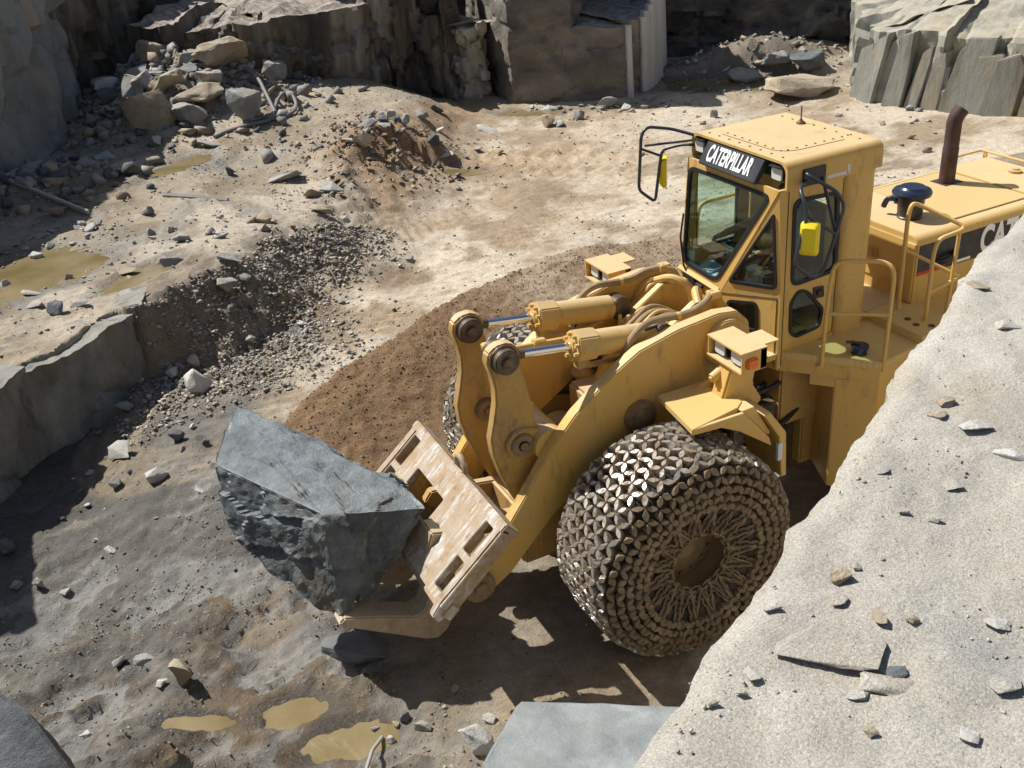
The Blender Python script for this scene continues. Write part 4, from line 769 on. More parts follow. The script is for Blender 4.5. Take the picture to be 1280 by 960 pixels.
P('roof_hatch_seam', MB().tube([(-2.5, .02 + .46, 4.1165), (-1.93, .46, 4.1165), (-1.80, .36, 4.1165), (-1.78, -.42, 4.1165)], .004, 6, .1), 'grease', CAB)
rb = MB()
for k in range(8):
    t = k / 7
    for (x, y) in ((-1.72, -.55 + 1.1 * t), (-1.84, -.42 + .8 * t), (-1.9 - .75 * t, .40), (-2.62, -.55 + 1.1 * t)): rb.cyl((x, y, 4.112), (x, y, 4.122), .011, n=6)
P('roof_bolts', rb, 'grease', CAB)
P('antenna', MB().lathe([(0, .045), (.015, .045), (.03, .02), (.05, .012)], (-2.58, -.22, 4.114), n=16).cyl((-2.58, -.22, 4.15), (-2.58, -.22, 4.29), .008, n=6), 'grease', CAB)
# sign
SA, SB = Vector((-1.615, 0, 4.085)), Vector((-1.50, 0, 3.895)); sgd = (SB - SA).normalized(); sgn_ = Vector((-sgd.z, 0, sgd.x))
sg = P('roof_sign', MB().prism([(SA.x, SA.z), (SB.x, SB.z), (SB.x - .012, SB.z - .02), (SB.x - .05, SB.z - .02), (SA.x - .06, SA.z - .02)], -.43, .43, 'y'), 'black', CAB, .004)
def lettering(txt, size, mat4, mat, parent, sx=1.0, off=.0, name='lettering', space=1.0):
    cu = bpy.data.curves.new(name, 'FONT'); cu.body = txt; cu.size = size; cu.extrude = .003; cu.offset = off; cu.align_x = 'CENTER'; cu.align_y = 'CENTER'; cu.space_character = space
    o = bpy.data.objects.new(name, cu); COL.objects.link(o)
    dg = bpy.context.evaluated_depsgraph_get(); me = bpy.data.meshes.new_from_object(o.evaluated_get(dg)); bpy.data.objects.remove(o)
    me.transform(mat4 @ Matrix.Diagonal((sx, 1, 1, 1))); me.materials.clear(); me.materials.append(M[mat]); o = bpy.data.objects.new(name, me); COL.objects.link(o); attach(o, parent); return o
def frame_at(p, right, up): r_ = Vector(right).normalized(); u_ = Vector(up).normalized(); return Matrix.Translation(p) @ frame(r_, u_, r_.cross(u_))
mid = (SA + SB) / 2 + sgn_ * .004
if sgn_.x < 0: sgn_ = -sgn_; mid = (SA + SB) / 2 + sgn_ * .004
lettering('CATERPILLAR', .225, frame_at(mid + Vector((0, -.015, -.0)), (0, 1, 0), -sgd), 'white', sg, .45, .007, 'lettering', 1.08)
for s, y in ((-1, -.60), (1, .575)):
    wl = P('work_light', MB().box((-1.74, y - .075, 3.93), (-1.65, y + .075, 4.06)).box((-1.66, y - .085, 4.05), (-1.60, y + .085, 4.062)), 'black', CAB, .006)
    P('lens', MB().prism(rounded([(y - .065, 3.935), (y + .065, 3.935), (y + .065, 4.045), (y - .065, 4.045)], .02), -1.652, -1.632, 'x'), 'lamp', CAB, 0)
# mirrors
def mirror(s):
    if s > 0:
        b = MB().tube([(-1.83, .74, 4.0), (-1.80, .80, 4.0), (-1.97, 1.0, 3.86), (-2.07, 1.0, 3.72), (-1.99, 1.0, 3.43), (-1.88, 1.0, 3.12), (-1.76, 1.0, 3.08), (-1.53, 1.0, 3.27), (-1.58, 1.0, 3.48), (-1.65, 1.0, 3.70), (-1.63, .98, 3.82), (-1.66, .86, 3.92), (-1.85, .74, 3.92)], .0175, 8, .07)
        b.tube([(-2.02, .75, 3.92), (-2.0, 1.0, 3.44)], .016, 8).tube([(-1.655, 1.0, 3.70), (-1.99, 1.0, 3.46)], .015, 8); mc = Vector((-1.655, 1.035, 3.50))
    else:
        b = MB().tube([(-1.64, -.70, 4.08), (-1.5, -.88, 4.13), (-1.28, -1.0, 4.17), (-1.21, -1.0, 4.10), (-1.17, -1.0, 3.53), (-1.37, -1.0, 3.36), (-1.43, -1.0, 3.75), (-1.46, -1.0, 3.9), (-1.60, -.85, 3.96), (-1.64, -.70, 3.98)], .0165, 8, .06)
        b.tube([(-1.62, -.70, 4.03), (-1.25, -1.0, 3.98)], .013, 8).tube([(-1.20, -1.0, 3.96), (-1.44, -1.0, 3.84)], .013, 8); mc = Vector((-1.50, -1.03, 3.65))
    m = P('mirror_frame', b, 'tube', CAB, 0, 60)
    if s > 0: P('mirror_bracket', MB().box((-2.06, .728, 3.87), (-1.80, .75, 4.03)), 'black', CAB, .004)
    q = Vector((-.80, -.60 * s, 0)).normalized(); r_ = Vector((-q.y, q.x, 0)); bb = MB(); sh = rounded([(-.085, -.155), (.085, -.155), (.085, .155), (-.085, .155)], .035, 4)
    n2 = len(sh); A = [mc + r_ * a + Vector((0, 0, b_)) for a, b_ in sh]
    vs = [p + q * .03 for p in A] + [p - q * .005 for p in A] + [mc + (p - mc) * .72 - q * .045 for p in A]
    bb.add(vs, [tuple(range(n2))] + [(i + k * n2, (i + 1) % n2 + k * n2, (i + 1) % n2 + (k + 1) * n2, i + (k + 1) * n2) for k in (0, 1) for i in range(n2)] + [tuple(range(2 * n2, 3 * n2))])
    P('mirror', bb, 'mirror_yellow', CAB, 0, 40)
mirror(1); mirror(-1)
P('grey_tape', MB().box((-2.34, .7275, 3.885), (-2.10, .7295, 3.915)).box((-2.36, .7275, 3.885), (-2.33, .7295, 3.97)), 'sticker', CAB)
# wiper, interior
P('wiper', MB().tube([(-1.47, -.52, 2.66), (-1.455, -.60, 2.75), (-1.46, -.67, 3.05), (-1.49, -.66, 3.3)], .011, 6).tube([(-1.455, -.60, 2.9), (-1.50, -.60, 3.55)], .008, 6).box((-1.475, -.60, 2.60), (-1.44, -.40, 2.68)).cyl((-1.46, -.40, 2.62), (-1.46, -.28, 2.62), .018, n=8), 'rubber', CAB)
P('dashboard', MB().prism([(-1.52, -.67), (-1.52, -.02), (-1.70, .62), (-1.86, .62), (-1.86, -.67)], 2.21, 2.69, 'z').box((-1.93, -.02, 2.6), (-1.78, .30, 2.86)), 'dark', CAB, .02)
P('steering_column', MB().cyl((-1.72, -.12, 2.6), (-1.84, -.12, 2.98), .04, n=12), 'dark', CAB)
sw = MB(); cx = Vector((-1.85, -.12, 3.0)); u, w_ = Vector((0, 1, 0)), Vector((.95, 0, .30)); sw.tube([cx + u * (.2 * math.cos(2 * PI * k / 20)) + w_ * (.2 * math.sin(2 * PI * k / 20)) for k in range(21)], .016, 8).tube([cx - u * .2, cx + u * .2], .014, 6)
P('steering_wheel', sw, 'rubber', CAB)
P('driver_seat', MB().prism([(-2.0, 2.62), (-2.0, 2.74), (-2.42, 2.72), (-2.5, 3.4), (-2.62, 3.4), (-2.58, 2.62)], -.25, .27, 'y').box((-2.5, -.2, 2.2), (-2.1, .22, 2.64)), 'dark', CAB, .04)
P('side_console', MB().box((-2.4, -.66, 2.2), (-1.9, -.42, 2.78)).cyl((-2.0, -.55, 2.78), (-1.97, -.52, 2.95), .018), 'dark', CAB, .02)
# ---- platform, tank, step ------------------------------------------
PL = P('platform', MB().prism([(-1.66, .66), (-2.31, 1.40), (-2.36, 1.40), (-2.87, 1.33), (-2.87, -.66), (-1.9, -.66)], 2.13, 2.215, 'z'), 'tread', bevel=.006)
P('platform_skirt', MB().prism([(-1.665, .66), (-2.31, 1.395), (-2.37, 1.395), (-2.87, 1.325), (-2.87, .55), (-1.75, .55)], 2.0, 2.135, 'z').prism([(-1.90, .90), (-2.31, 1.39), (-2.37, 1.39), (-2.87, 1.32), (-2.87, .6)], 1.88, 2.01, 'z'), 'yellow', PL, .004)
P('side_tank', MB().prism([(-2.05, 1.09), (-2.315, 1.388), (-2.37, 1.388), (-2.90, 1.32), (-2.90, .62), (-2.25, .62)], .72, 1.99, 'z'), 'yellow', L, .01)
for z_ in (1.0, 1.4): P('tank_step', MB().box((-2.75, 1.33, z_), (-2.45, 1.46, z_ + .06)), 'yellow', bevel=.008)
fc = P('filler_cap', MB().lathe([(0, .075), (.05, .07), (.055, .085), (.085, .085), (.09, .06)], (-2.28, 1.14, 2.215), n=24), 'navy', PL)
P('cap_lever', MB().tube([(-2.28, 1.14, 2.31), (-2.25, 1.08, 2.32), (-2.22, 1.02, 2.30)], .014, 6), 'grease', PL)
for s in (1, -1):
    st = P('service_step', MB().prism([(-2.865, s * .66), (-2.865, s * 1.35), (-3.28, s * 1.30), (-4.7, s * 1.30), (-4.7, s * .66)], 2.16, 2.30, 'z'), 'tread', bevel=.006)
    for x, y in ((-3.02, 1.12), (-3.12, 1.22), (-3.05, .98), (-2.98, .8)): P('hatch_hole', MB().lathe([(0, .035), (.004, .035), (.005, .022), (.001, .02)], (x, s * y, 2.30), n=16), 'grease', st)
    P('rear_fender', MB().prism([(-2.95, 2.0), (-2.9, 2.17), (-4.8, 2.17), (-5.0, 1.9), (-4.95, 1.86), (-4.75, 2.12), (-3.0, 2.12)], s * .7, s * 1.32, 'y'), 'yellow', L, .005)
P('step_plate', MB().box((-3.33, -.66, 2.1), (-2.865, .66, 2.296)), 'tread')
# ---- hood ----------------------------------------------------------
hw = .742; hprof = [(-hw, 2.2)] + [(-hw + .10 * (1 - math.cos(PI / 2 * k / 6)), 2.92 + .10 * math.sin(PI / 2 * k / 6)) for k in range(7)]; hprof = hprof + [(-y, z) for y, z in hprof[::-1]]
HO = P('engine_hood', MB().prism(hprof, -5.85, -3.33, 'x'), 'yellow', bevel=.006, smooth=40)
for y_ in (.62, -.735): P('hood_front_frame', MB().box((-3.332, y_, 2.32), (-3.305, y_ + .115, 2.95)), 'yellow', HO, .006)
hd = P('hood_door', MB().box((-3.332, -.50, 2.44), (-3.312, .595, 2.965)), 'yellow', HO, .008)
P('latch', MB().box((-3.313, .12, 2.65), (-3.295, .24, 2.76)).box((-3.296, .15, 2.67), (-3.285, .20, 2.74)), 'yellow_dirty', HO, .004)
for z_ in (2.86, 2.5): P('hinge', MB().box((-3.313, .575, z_), (-3.29, .605, z_ + .05)), 'yellow', HO, .004)
P('top_screen', MB().box((-5.10, -.60, 3.015), (-3.98, .575, 3.031)), 'mesh', HO, .004)
P('rear_cover', MB().box((-5.83, -.64, 3.015), (-5.13, .64, 3.034)), 'yellow', HO, .005)
P('hood_seam', MB().tube([(-3.98, .585, 3.021), (-5.83, .585, 3.021)], .005, 6).tube([(-3.34, -.615, 3.021), (-5.83, -.615, 3.021)], .005, 6).tube([(-5.115, -.60, 3.021), (-5.115, .60, 3.021)], .005, 6), 'grease', HO)
P('radiator_cap', MB().lathe([(0, .07), (.03, .07), (.035, .04), (.05, .04)], (-5.60, -.05, 3.034), n=20), 'yellow_dirty', HO)
for y_ in (.735, -.7445): P('side_stripe', MB().box((-5.7, y_, 2.60), (-3.36, y_ + .0095, 2.925)), 'black', HO)
P('red_stripe', MB().box((-3.75, .743, 2.60), (-3.36, .7475, 2.635)), 'red', HO)
P('white_stripe', MB().box((-4.10, .743, 2.615), (-3.85, .7475, 2.645)), 'white', HO)
lettering('CAT', .40, frame_at(Vector((-4.48, .746, 2.77)), (-1, 0, 0), (0, 0, 1)), 'white', HO, .66, .014)
P('emblem', MB().prism([(-4.62, 2.62), (-4.34, 2.62), (-4.48, 2.74)], .7475, .7505, 'y'), 'yellow', HO)
P('side_grab', MB().tube([(-3.62, .745, 2.70), (-3.66, .80, 2.71), (-3.82, .80, 2.74), (-3.86, .745, 2.75)], .03, 8, .03), 'black', HO)
P('air_precleaner', MB().lathe([(0, .125), (.02, .135), (.03, .125), (.22, .138), (.23, .12), (.25, .13)], (-3.70, .25, 3.02), n=32), 'black', HO)
pc = P('precleaner_cap', MB().lathe([(.235, .17), (.245, .195), (.275, .20), (.30, .185), (.315, .14), (.325, .13), (.335, .12), (.336, .02)], (-3.70, .25, 3.02), n=36), 'navy', HO)
P('precleaner_elbow', MB().tube([(-3.62, .12, 3.20), (-3.58, .05, 3.20), (-3.57, .02, 3.13), (-3.57, .01, 3.10)], .03, 10, .04).cyl((-3.655, .17, 3.19), (-3.62, .11, 3.19), .045, n=14), 'navy', HO)
ex = P('exhaust_stack', MB().tube([(-4.79, -.28, 3.42), (-4.79, -.28, 3.70), (-4.795, -.275, 3.75), (-4.815, -.265, 3.80), (-4.85, -.25, 3.85)], .082, 24), 'rust', HO, 0, 50)
P('exhaust_sleeve', MB().cyl((-4.79, -.28, 3.03), (-4.79, -.28, 3.43), .086, n=28), 'rust', HO, 0, 50)
P('exhaust_mouth', MB().cyl((-4.848, -.251, 3.847), (-4.855, -.248, 3.857), .072, n=20), 'dark', HO)
P('exhaust_opening', MB().prism([(-4.95, -.42), (-4.68, -.42), (-4.68, -.18), (-4.95, -.18)], 3.0305, 3.033, 'z'), 'dark', HO)
rr = MB().tube([(-5.2, -.72, 3.02), (-5.2, -.72, 3.10), (-5.80, -.72, 3.10), (-5.82, -.68, 3.10), (-5.82, .68, 3.10), (-5.8, .72, 3.1), (-5.2, .72, 3.1), (-5.2, .72, 3.02)], .014, 8, .03)
for y in (-.66, .66): rr.box((-5.83, y - .02, 3.02), (-5.81, y + .02, 3.09))
P('hood_rail', rr, 'yellow', HO)
# ---- handrails ------------------------------------------------------
P('handrail', MB().tube([(-1.945, 1.0, 2.1), (-1.955, 1.0, 2.6), (-1.975, 1.0, 3.0), (-2.0, 1.02, 3.2), (-2.32, 1.31, 3.21), (-2.36, 1.39, 3.14), (-2.355, 1.395, 2.8), (-2.34, 1.40, 2.12)], .0215, 10, .11).tube([(-1.955, 1.0, 2.67), (-2.345, 1.395, 2.70)], .018, 8).cyl((-1.935, .995, 2.10), (-1.925, 1.005, 2.10), .03, n=12), 'yellow', PL, 0, 60)
P('handrail', MB().tube([(-3.16, 1.1, 2.28), (-3.155, 1.1, 3.02), (-3.20, 1.1, 3.15), (-3.50, 1.1, 3.17), (-3.54, 1.08, 3.2), (-3.24, .76, 3.40), (-3.16, .76, 3.42), (-3.13, .76, 3.3), (-3.14, .76, 2.3)], .0215, 10, .07).tube([(-3.47, 1.1, 3.16), (-3.44, 1.1, 2.28)], .02, 10).tube([(-3.14, .76, 2.95), (-3.51, 1.08, 2.70), (-3.53, 1.1, 2.66), (-3.17, 1.1, 2.60)], .019, 10, .06), 'yellow', PL, 0, 60)
P('handrail', MB().tube([(-1.9, -1.05, 2.15), (-1.95, -1.05, 3.1), (-2.0, -1.05, 3.2), (-2.6, -1.05, 3.2), (-2.66, -1.05, 3.1), (-2.66, -1.05, 2.15)], .0215, 10, .1).tube([(-1.93, -1.05, 2.65), (-2.66, -1.05, 2.65)], .018, 8), 'yellow', PL, 0, 60)
P('side_platform', MB().box((-2.87, -1.33, 2.13), (-1.8, -.66, 2.21)).box((-2.87, -1.32, .72), (-2.25, -.62, 2.13)), 'yellow', PL, .01)
# ================================================================== stones
def hull_mesh(name, pts, cuts=0, amp=.0, seed=0, freq=2.5, top_amp=None, bevel=0, facets=0):
    bm = bmesh.new(); vs = [bm.verts.new(p) for p in pts]; r = bmesh.ops.convex_hull(bm, input=vs)
    bmesh.ops.delete(bm, geom=[g for g in set(r['geom_interior'] + r['geom_unused']) if isinstance(g, bmesh.types.BMVert)], context='VERTS')
    if bevel:
        bmesh.ops.dissolve_limit(bm, angle_limit=.12, verts=bm.verts, edges=bm.edges); bmesh.ops.bevel(bm, geom=list(bm.edges), offset=bevel, segments=1, affect='EDGES', clamp_overlap=True)
    if cuts:
        bmesh.ops.triangulate(bm, faces=bm.faces); 
        for _ in range(cuts): bmesh.ops.subdivide_edges(bm, edges=bm.edges, cuts=1, use_grid_fill=True)
        bm.normal_update(); co = np.array([v.co for v in bm.verts]); nr = np.array([v.normal for v in bm.verts])
        s = fbm(co * freq, 5, seed + 1, .55); rdg = np.abs(fbm(co * freq * .6 + 5, 4, seed + 2)); a = np.full(len(co), amp)
        if top_amp is not None: a = np.where(nr[:, 2] > .75, top_amp, amp)
        if facets:                                   # fracture steps: cells of the surface stand proud or back
            rg = np.random.default_rng(seed + 77); lo, hi = co.min(0), co.max(0); sd_ = rg.uniform(lo, hi, (facets, 3)); wq = co + .10 * np.column_stack([fbm(co * 3, 3, seed + q) for q in (5, 6, 7)])
            dd = ((wq[:, None, :] - sd_[None]) ** 2).sum(-1); i1 = dd.argmin(1); st = rg.uniform(-1, 1, facets)[i1]; gr = ((wq - sd_[i1]) * rg.normal(0, 1, (facets, 3))[i1]).sum(1)
            co = co + nr * ((.034 * st + .11 * gr) * np.where(nr[:, 2] > .75, .25, 1.0))[:, None]
        co = co + nr * (a * (s - .9 * rdg))[:, None]
        for v, q in zip(bm.verts, co): v.co = q
    bmesh.ops.recalc_face_normals(bm, faces=bm.faces); me = bpy.data.meshes.new(name); bm.to_mesh(me); bm.free(); return me
def stone_pts(kind, rs):
    P = []
    if kind == 'r':
        for _ in range(26): v = Vector((rs.gauss(0, 1), rs.gauss(0, 1), rs.gauss(0, 1))).normalized(); P.append((v.x * .5, v.y * .5, v.z * .5 * rs.uniform(.85, 1)))
    else:
        pw = 3.2 if kind == 'b' else 4.5
        for _ in range(13 if kind == 'b' else 12):
            v = [rs.gauss(0, 1) for _ in range(3)]; q = sum(abs(t) ** pw for t in v) ** (1 / pw); k = rs.uniform(.40, .56); P.append((v[0] / q * k, v[1] / q * k, v[2] / q * k * (1 if v[2] > 0 else .9)))
    return P
ROCK_M = {0: 'rock_grey', 1: 'rock_tan', 2: 'rock_dark', 3: 'rock_pale'}
ROCKS = [
(1.89, -24.96, 1.46, 1.22, 1.31, 'b', 0, 'large pale angular grey block high on the rubble beside the cliff'),
(1.5, -20.8, 1.99, 0.79, 0.54, 's', 0, 'flat grey slab right of the large pale angular block'),
(1.59, -17.96, 1.3, 1.2, 1.07, 'b', 1, 'big tan cube-like boulder standing above the brown puddle'),
(0.81, -17.89, 1.24, 1.12, 0.89, 'b', 0, 'grey boulder tucked behind the big tan cube-like boulder'),
(-0.49, -17.51, 1.25, 0.93, 0.97, 'b', 0, 'light grey boulder next to the bent hose'),
(-0.72, -20.22, 2.03, 1.71, 0.88, 'b', 1, 'long tan outcrop block on top of the rubble mound'),
(-2.69, -25.47, 1.05, 1.13, 1.06, 'b', 0, 'grey leaning block at the right end of the rubble mound'),
(-2.03, -20.46, 1.4, 0.74, 1.04, 'r', 0, 'rounded grey boulder on the right flank of the rubble mound'),
(0.99, -19.19, 1.9, 0.95, 0.59, 'b', 1, 'brown block half sunk in the rubble mound'),
(0.33, -19.8, 2.14, 0.61, 0.45, 's', 0, 'thin grey slab leaning near the mound top'),
(0.54, -18.85, 1.57, 1.67, 0.6, 'b', 1, 'wide brown boulder above the grey boulder in the mound'),
(4.08, -19.44, 1.08, 0.84, 0.74, 'r', 1, 'brown rounded boulder at the foot of the left cliff'),
(2.26, -20.46, 1.6, 0.73, 0.49, 'r', 2, 'dark grey boulder below the large pale angular block'),
(3.04, -18.59, 1.18, 0.38, 0.38, 'r', 1, 'small reddish boulder at the cliff foot'),
(2.78, -18.6, 1.19, 0.31, 0.33, 'r', 0, 'small round grey stone beside the reddish boulder'),
(3.33, -16.88, 1.08, 0.76, 0.41, 's', 2, 'blue-grey slab lying below the left cliff'),
(2.94, -16.88, 1.03, 0.51, 0.33, 's', 3, 'small tan slab right of the blue-grey slab'),
(4.81, -17.94, 1.0, 0.73, 0.44, 's', 2, 'dark slate slab at the left edge of the picture'),
(4.63, -14.73, 1.49, 0.52, 0.65, 's', 2, 'dark upright slate plate in the left rubble'),
(4.11, -14.64, 1.4, 0.58, 0.37, 's', 2, 'dark slate slab in the middle of the left rubble'),
(5.1, -13.93, 1.18, 0.28, 0.25, 'b', 2, 'dark wedge of slate below the left rubble'),
(4.66, -14.55, 1.37, 0.42, 0.51, 's', 0, 'grey slate plate leaning in the left rubble'),
(1.75, -16.96, 1.11, 0.26, 0.3, 'b', 3, 'small white-topped stone in front of the big tan boulder'),
(0.9, -17.86, 1.23, 0.42, 0.19, 's', 3, 'bright flat stone beside the big tan boulder'),
(0.64, -16.31, 1.05, 0.63, 0.37, 's', 0, 'pale grey wedge near the end of the bent hose'),
(0.7, -14.3, 0.84, 0.22, 0.24, 'b', 2, 'small dark cube alone on the pale bench'),
(-0.29, -13.65, 0.69, 0.96, 0.41, 's', 0, 'long grey slab tilted on the lip of the bench'),
(-0.49, -12.2, 0.65, 0.46, 0.42, 'b', 1, 'tan wedge stone under the long tilted slab'),
(-0.93, -12.16, 0.69, 0.59, 0.39, 's', 0, 'grey slab sunk in the bank right of the tan wedge'),
(-0.3, -11.04, 0.68, 0.53, 0.4, 's', 1, 'brown slab half buried in the face of the bank'),
(-0.7, -10.85, 0.45, 0.25, 0.31, 's', 3, 'small pale plate standing on the bank slope'),
(0.83, -10.69, 0.85, 0.39, 0.3, 'b', 1, 'brown lump at the left end of the bank'),
(2.73, -12.14, 1.01, 0.27, 0.21, 'b', 0, 'small grey cube on the bench above the big puddle'),
(2.42, -10.22, 1.01, 0.3, 0.2, 'b', 0, 'grey-tan stone with a flat top left of the flat stone pair'),
(1.94, -10.31, 0.98, 0.24, 0.17, 'b', 3, 'pale stone, left one of a touching pair on the bench'),
(1.8, -9.99, 0.98, 0.32, 0.16, 's', 0, 'grey flake, right one of a touching pair on the bench'),
(2.77, -9.27, 0.96, 0.37, 0.2, 'b', 0, 'pair-sized grey stone in the middle of the bench'),
(3.5, -9.28, 0.95, 0.38, 0.25, 's', 1, 'tan plate tilted at the edge of the bright puddle'),
(3.65, -8.22, 0.98, 0.22, 0.15, 'b', 3, 'small tan stone standing in the bright puddle'),
(5.34, -10.06, 0.89, 0.24, 0.21, 'b', 3, 'pale stone in the muddy puddle at the left edge'),
(4.97, -9.37, 0.97, 0.4, 0.15, 's', 3, 'long pale stone lying in the muddy puddle'),
(4.9, -8.61, 1.02, 0.42, 0.2, 's', 0, 'grey plate at the left of the puddle rim heap'),
(4.68, -8.19, 1.01, 0.27, 0.27, 'b', 2, 'pointed dark stone in the puddle rim heap'),
(4.38, -8.19, 1.02, 0.37, 0.2, 's', 0, 'flat grey plate at the right of the puddle rim heap'),
(4.45, -10.63, 0.92, 0.17, 0.1, 's', 3, 'small flat stone in the middle of the muddy puddle'),
(4.39, -9.68, 0.96, 0.16, 0.13, 'b', 0, 'little grey stone near the right side of the muddy puddle'),
(2.18, -8.16, 0.7, 0.47, 0.28, 'b', 0, 'grey faceted boulder on the rim above the dark rubble'),
(1.92, -8.74, 1.01, 0.4, 0.21, 's', 0, 'grey plate leaning on the rim of the bench'),
(1.81, -8.44, 0.71, 0.29, 0.24, 's', 0, 'grey shard right of the plate on the bench rim'),
(3.32, -7.08, -0.03, 0.32, 0.24, 'b', 3, 'pale tan cube in the dark rubble slope'),
(3.09, -6.32, 0.02, 0.49, 0.4, 'b', 3, 'biggest pale stone at the foot of the dark rubble slope'),
(3.0, -7.22, 0.01, 0.2, 0.27, 'b', 3, 'pale stone just above the biggest pale stone'),
(4.18, -6.59, -0.11, 0.28, 0.41, 's', 0, 'upright grey plate in the shade of the rock ledge'),
(4.35, -5.42, -0.19, 0.48, 0.39, 's', 3, 'grey slab with a sunlit corner in the ledge shade'),
(4.06, -4.39, -0.1, 0.31, 0.25, 'b', 3, 'bright grey stone in the sun near the shade edge'),
(3.66, -5.15, -0.03, 0.24, 0.22, 'b', 2, 'dark half-buried stone up the slope from the bright grey stone'),
(4.55, -4.81, -0.29, 0.19, 0.17, 'b', 3, 'small pale stone left of the bright grey stone'),
(3.59, -3.71, -0.05, 0.2, 0.14, 's', 3, 'small tan stone left of the lifted boulder'),
(4.81, -3.5, -0.35, 0.16, 0.1, 's', 3, 'lone pale flat stone on grey mud'),
(5.94, -4.18, -0.36, 0.21, 0.25, 'b', 2, 'dark stone in the shade at the left edge'),
(5.88, -3.48, -0.44, 0.17, 0.11, 'b', 0, 'grey stone in shade beside the small yellow puddle'),
(5.38, -3.1, -0.48, 0.19, 0.11, 's', 0, 'pale flake beside the small yellow puddle'),
(5.64, -3.32, -0.42, 0.13, 0.15, 'b', 0, 'grey lump between two stones by the small yellow puddle'),
(4.73, -1.19, -0.23, 0.25, 0.18, 's', 0, 'long grey finger-shaped stone on wet mud'),
(4.97, -1.42, -0.35, 0.15, 0.1, 'b', 0, 'short grey stone left of the finger-shaped stone'),
(5.37, -0.49, -0.28, 0.15, 0.11, 's', 3, 'small pale stone above the dark corner rock'),
(4.61, -0.61, -0.15, 0.14, 0.14, 's', 3, 'whitish stone below the finger-shaped stone'),
(4.46, -0.5, -0.13, 0.33, 0.29, 'b', 1, 'muddy brown lump standing in wet ground'),
(2.59, 1.18, -0.16, 0.16, 0.23, 's', 0, 'grey plate standing at the edge of the loader shadow'),
(2.9, 1.13, -0.2, 0.1, 0.1, 'b', 3, 'small pale stone beside the metal stick'),
(2.31, 1.73, -0.03, 0.36, 0.31, 'b', 3, 'grey block with a dark underside next to the blue-grey slab'),
(2.05, 1.52, -0.02, 0.17, 0.11, 's', 3, 'thin tan chip behind the grey block'),
(2.7, 1.0, -0.16, 0.12, 0.12, 'b', 2, 'dark stone inside the loader shadow'),
(2.8, -0.09, -0.21, 0.93, 0.48, 's', 2, 'wide dark slab on the ground beneath the fork tips'),
(-2.73, -15.18, 1.03, 0.52, 0.45, 's', 0, 'flat grey slab at the top left of the rubble berm'),
(-2.18, -13.77, 1.04, 0.53, 0.46, 'b', 1, 'tan block at the near tip of the rubble berm'),
(-1.93, -13.89, 1.15, 0.42, 0.21, 's', 3, 'pale flake left of the rubble berm'),
(-3.26, -15.5, 1.01, 0.27, 0.23, 'b', 2, 'dark stone on the crest of the rubble berm'),
(-3.72, -15.3, 0.91, 0.31, 0.34, 'b', 0, 'grey stone, left of the berm middle'),
(-4.49, -16.13, 0.76, 0.4, 0.32, 'b', 0, 'grey cube near the far end of the berm'),
(-5.34, -17.23, 0.59, 0.38, 0.29, 'b', 2, 'dark cube at the far end of the berm'),
(-4.13, -14.58, 0.46, 0.34, 0.38, 'b', 2, 'dark block low on the right side of the berm'),
(-4.35, -14.42, 0.23, 0.45, 0.27, 's', 3, 'pale slab at the berm foot beside the track'),
(-4.79, -15.8, 0.43, 0.32, 0.24, 's', 3, 'pale plate on the right side of the berm'),
(-5.41, -14.91, 0.04, 0.27, 0.31, 's', 3, 'pale upright stone alone beside the track'),
(-6.38, -16.42, 0.01, 0.71, 0.29, 's', 3, 'long pale slab lying across the track edge'),
(-7.85, -15.94, -0.02, 0.5, 0.38, 'b', 1, 'tan boulder in the small heap before the drilled wall'),
(-8.12, -15.64, -0.01, 0.33, 0.21, 'b', 0, 'grey stone right of the tan boulder in the small heap'),
(-8.73, -17.43, -0.05, 0.49, 0.31, 's', 3, 'pale wedge in the far puddle'),
(-8.83, -15.95, -0.01, 0.34, 0.3, 'b', 0, 'grey cube right of the far puddle'),
(-10.08, -16.54, -0.01, 0.79, 0.37, 'b', 0, 'long grey block against the foot of the drilled wall'),
(-9.57, -16.25, -0.02, 0.3, 0.17, 's', 0, 'small grey slab in front of the long grey block'),
(-10.22, -15.85, -0.0, 0.32, 0.22, 'b', 3, 'whitish stone at the wall corner'),
(-14.36, -16.12, 0.04, 1.1, 0.5, 'r', 0, 'rounded grey boulder below the dark back wall'),
(-15.36, -16.03, 0.3, 0.83, 0.51, 'b', 0, 'grey block up on the rubble of the back wall'),
(-15.93, -15.35, 0.23, 1.03, 0.55, 'b', 2, 'dark block on the rubble of the back wall'),
(-14.47, -13.84, 0.12, 2.1, 0.6, 'b', 1, 'long tan boulder in front of the back wall rubble'),
(-11.38, -13.51, 0.03, 0.25, 0.25, 'b', 0, 'small boulder left of the cab roof on the far track'),
(-15.37, -10.89, -0.01, 0.24, 0.4, 's', 0, 'small slab leaning at the foot of the right wall'),
]

rz0 = math.atan2(.44, -.89)
for k, (x, y, z, w, h, kind, tint, lab) in enumerate(ROCKS):
    rs = random.Random(k * 7 + 3); big = w > .55
    me = hull_mesh('rock', stone_pts(kind, rs), 3 if big else 2, .075 if kind != 's' else .05, k, 2.2, None, .03)
    dim = {'b': (w * 1.0, w * .85, h * 1.0), 's': (w * 1.02, w * .62, max(.05, h * .42)), 'r': (w, w * .9, h * .95)}[kind]
    o = link('rock', me, ROCK_M[tint], None, 32); o.scale = dim; tilt = .10 if kind == 'r' else .16
    if kind == 's': tilt = .32
    o.rotation_euler = (rs.uniform(-tilt, tilt) + (.25 if kind == 's' and h > w * .6 else 0), rs.uniform(-tilt, tilt), rz0 + rs.uniform(-.35, .35))
    o.location = (x, y, height(x, y) + dim[2] * .30); tag(o, lab, 'rock', 'loose rocks of the quarry')
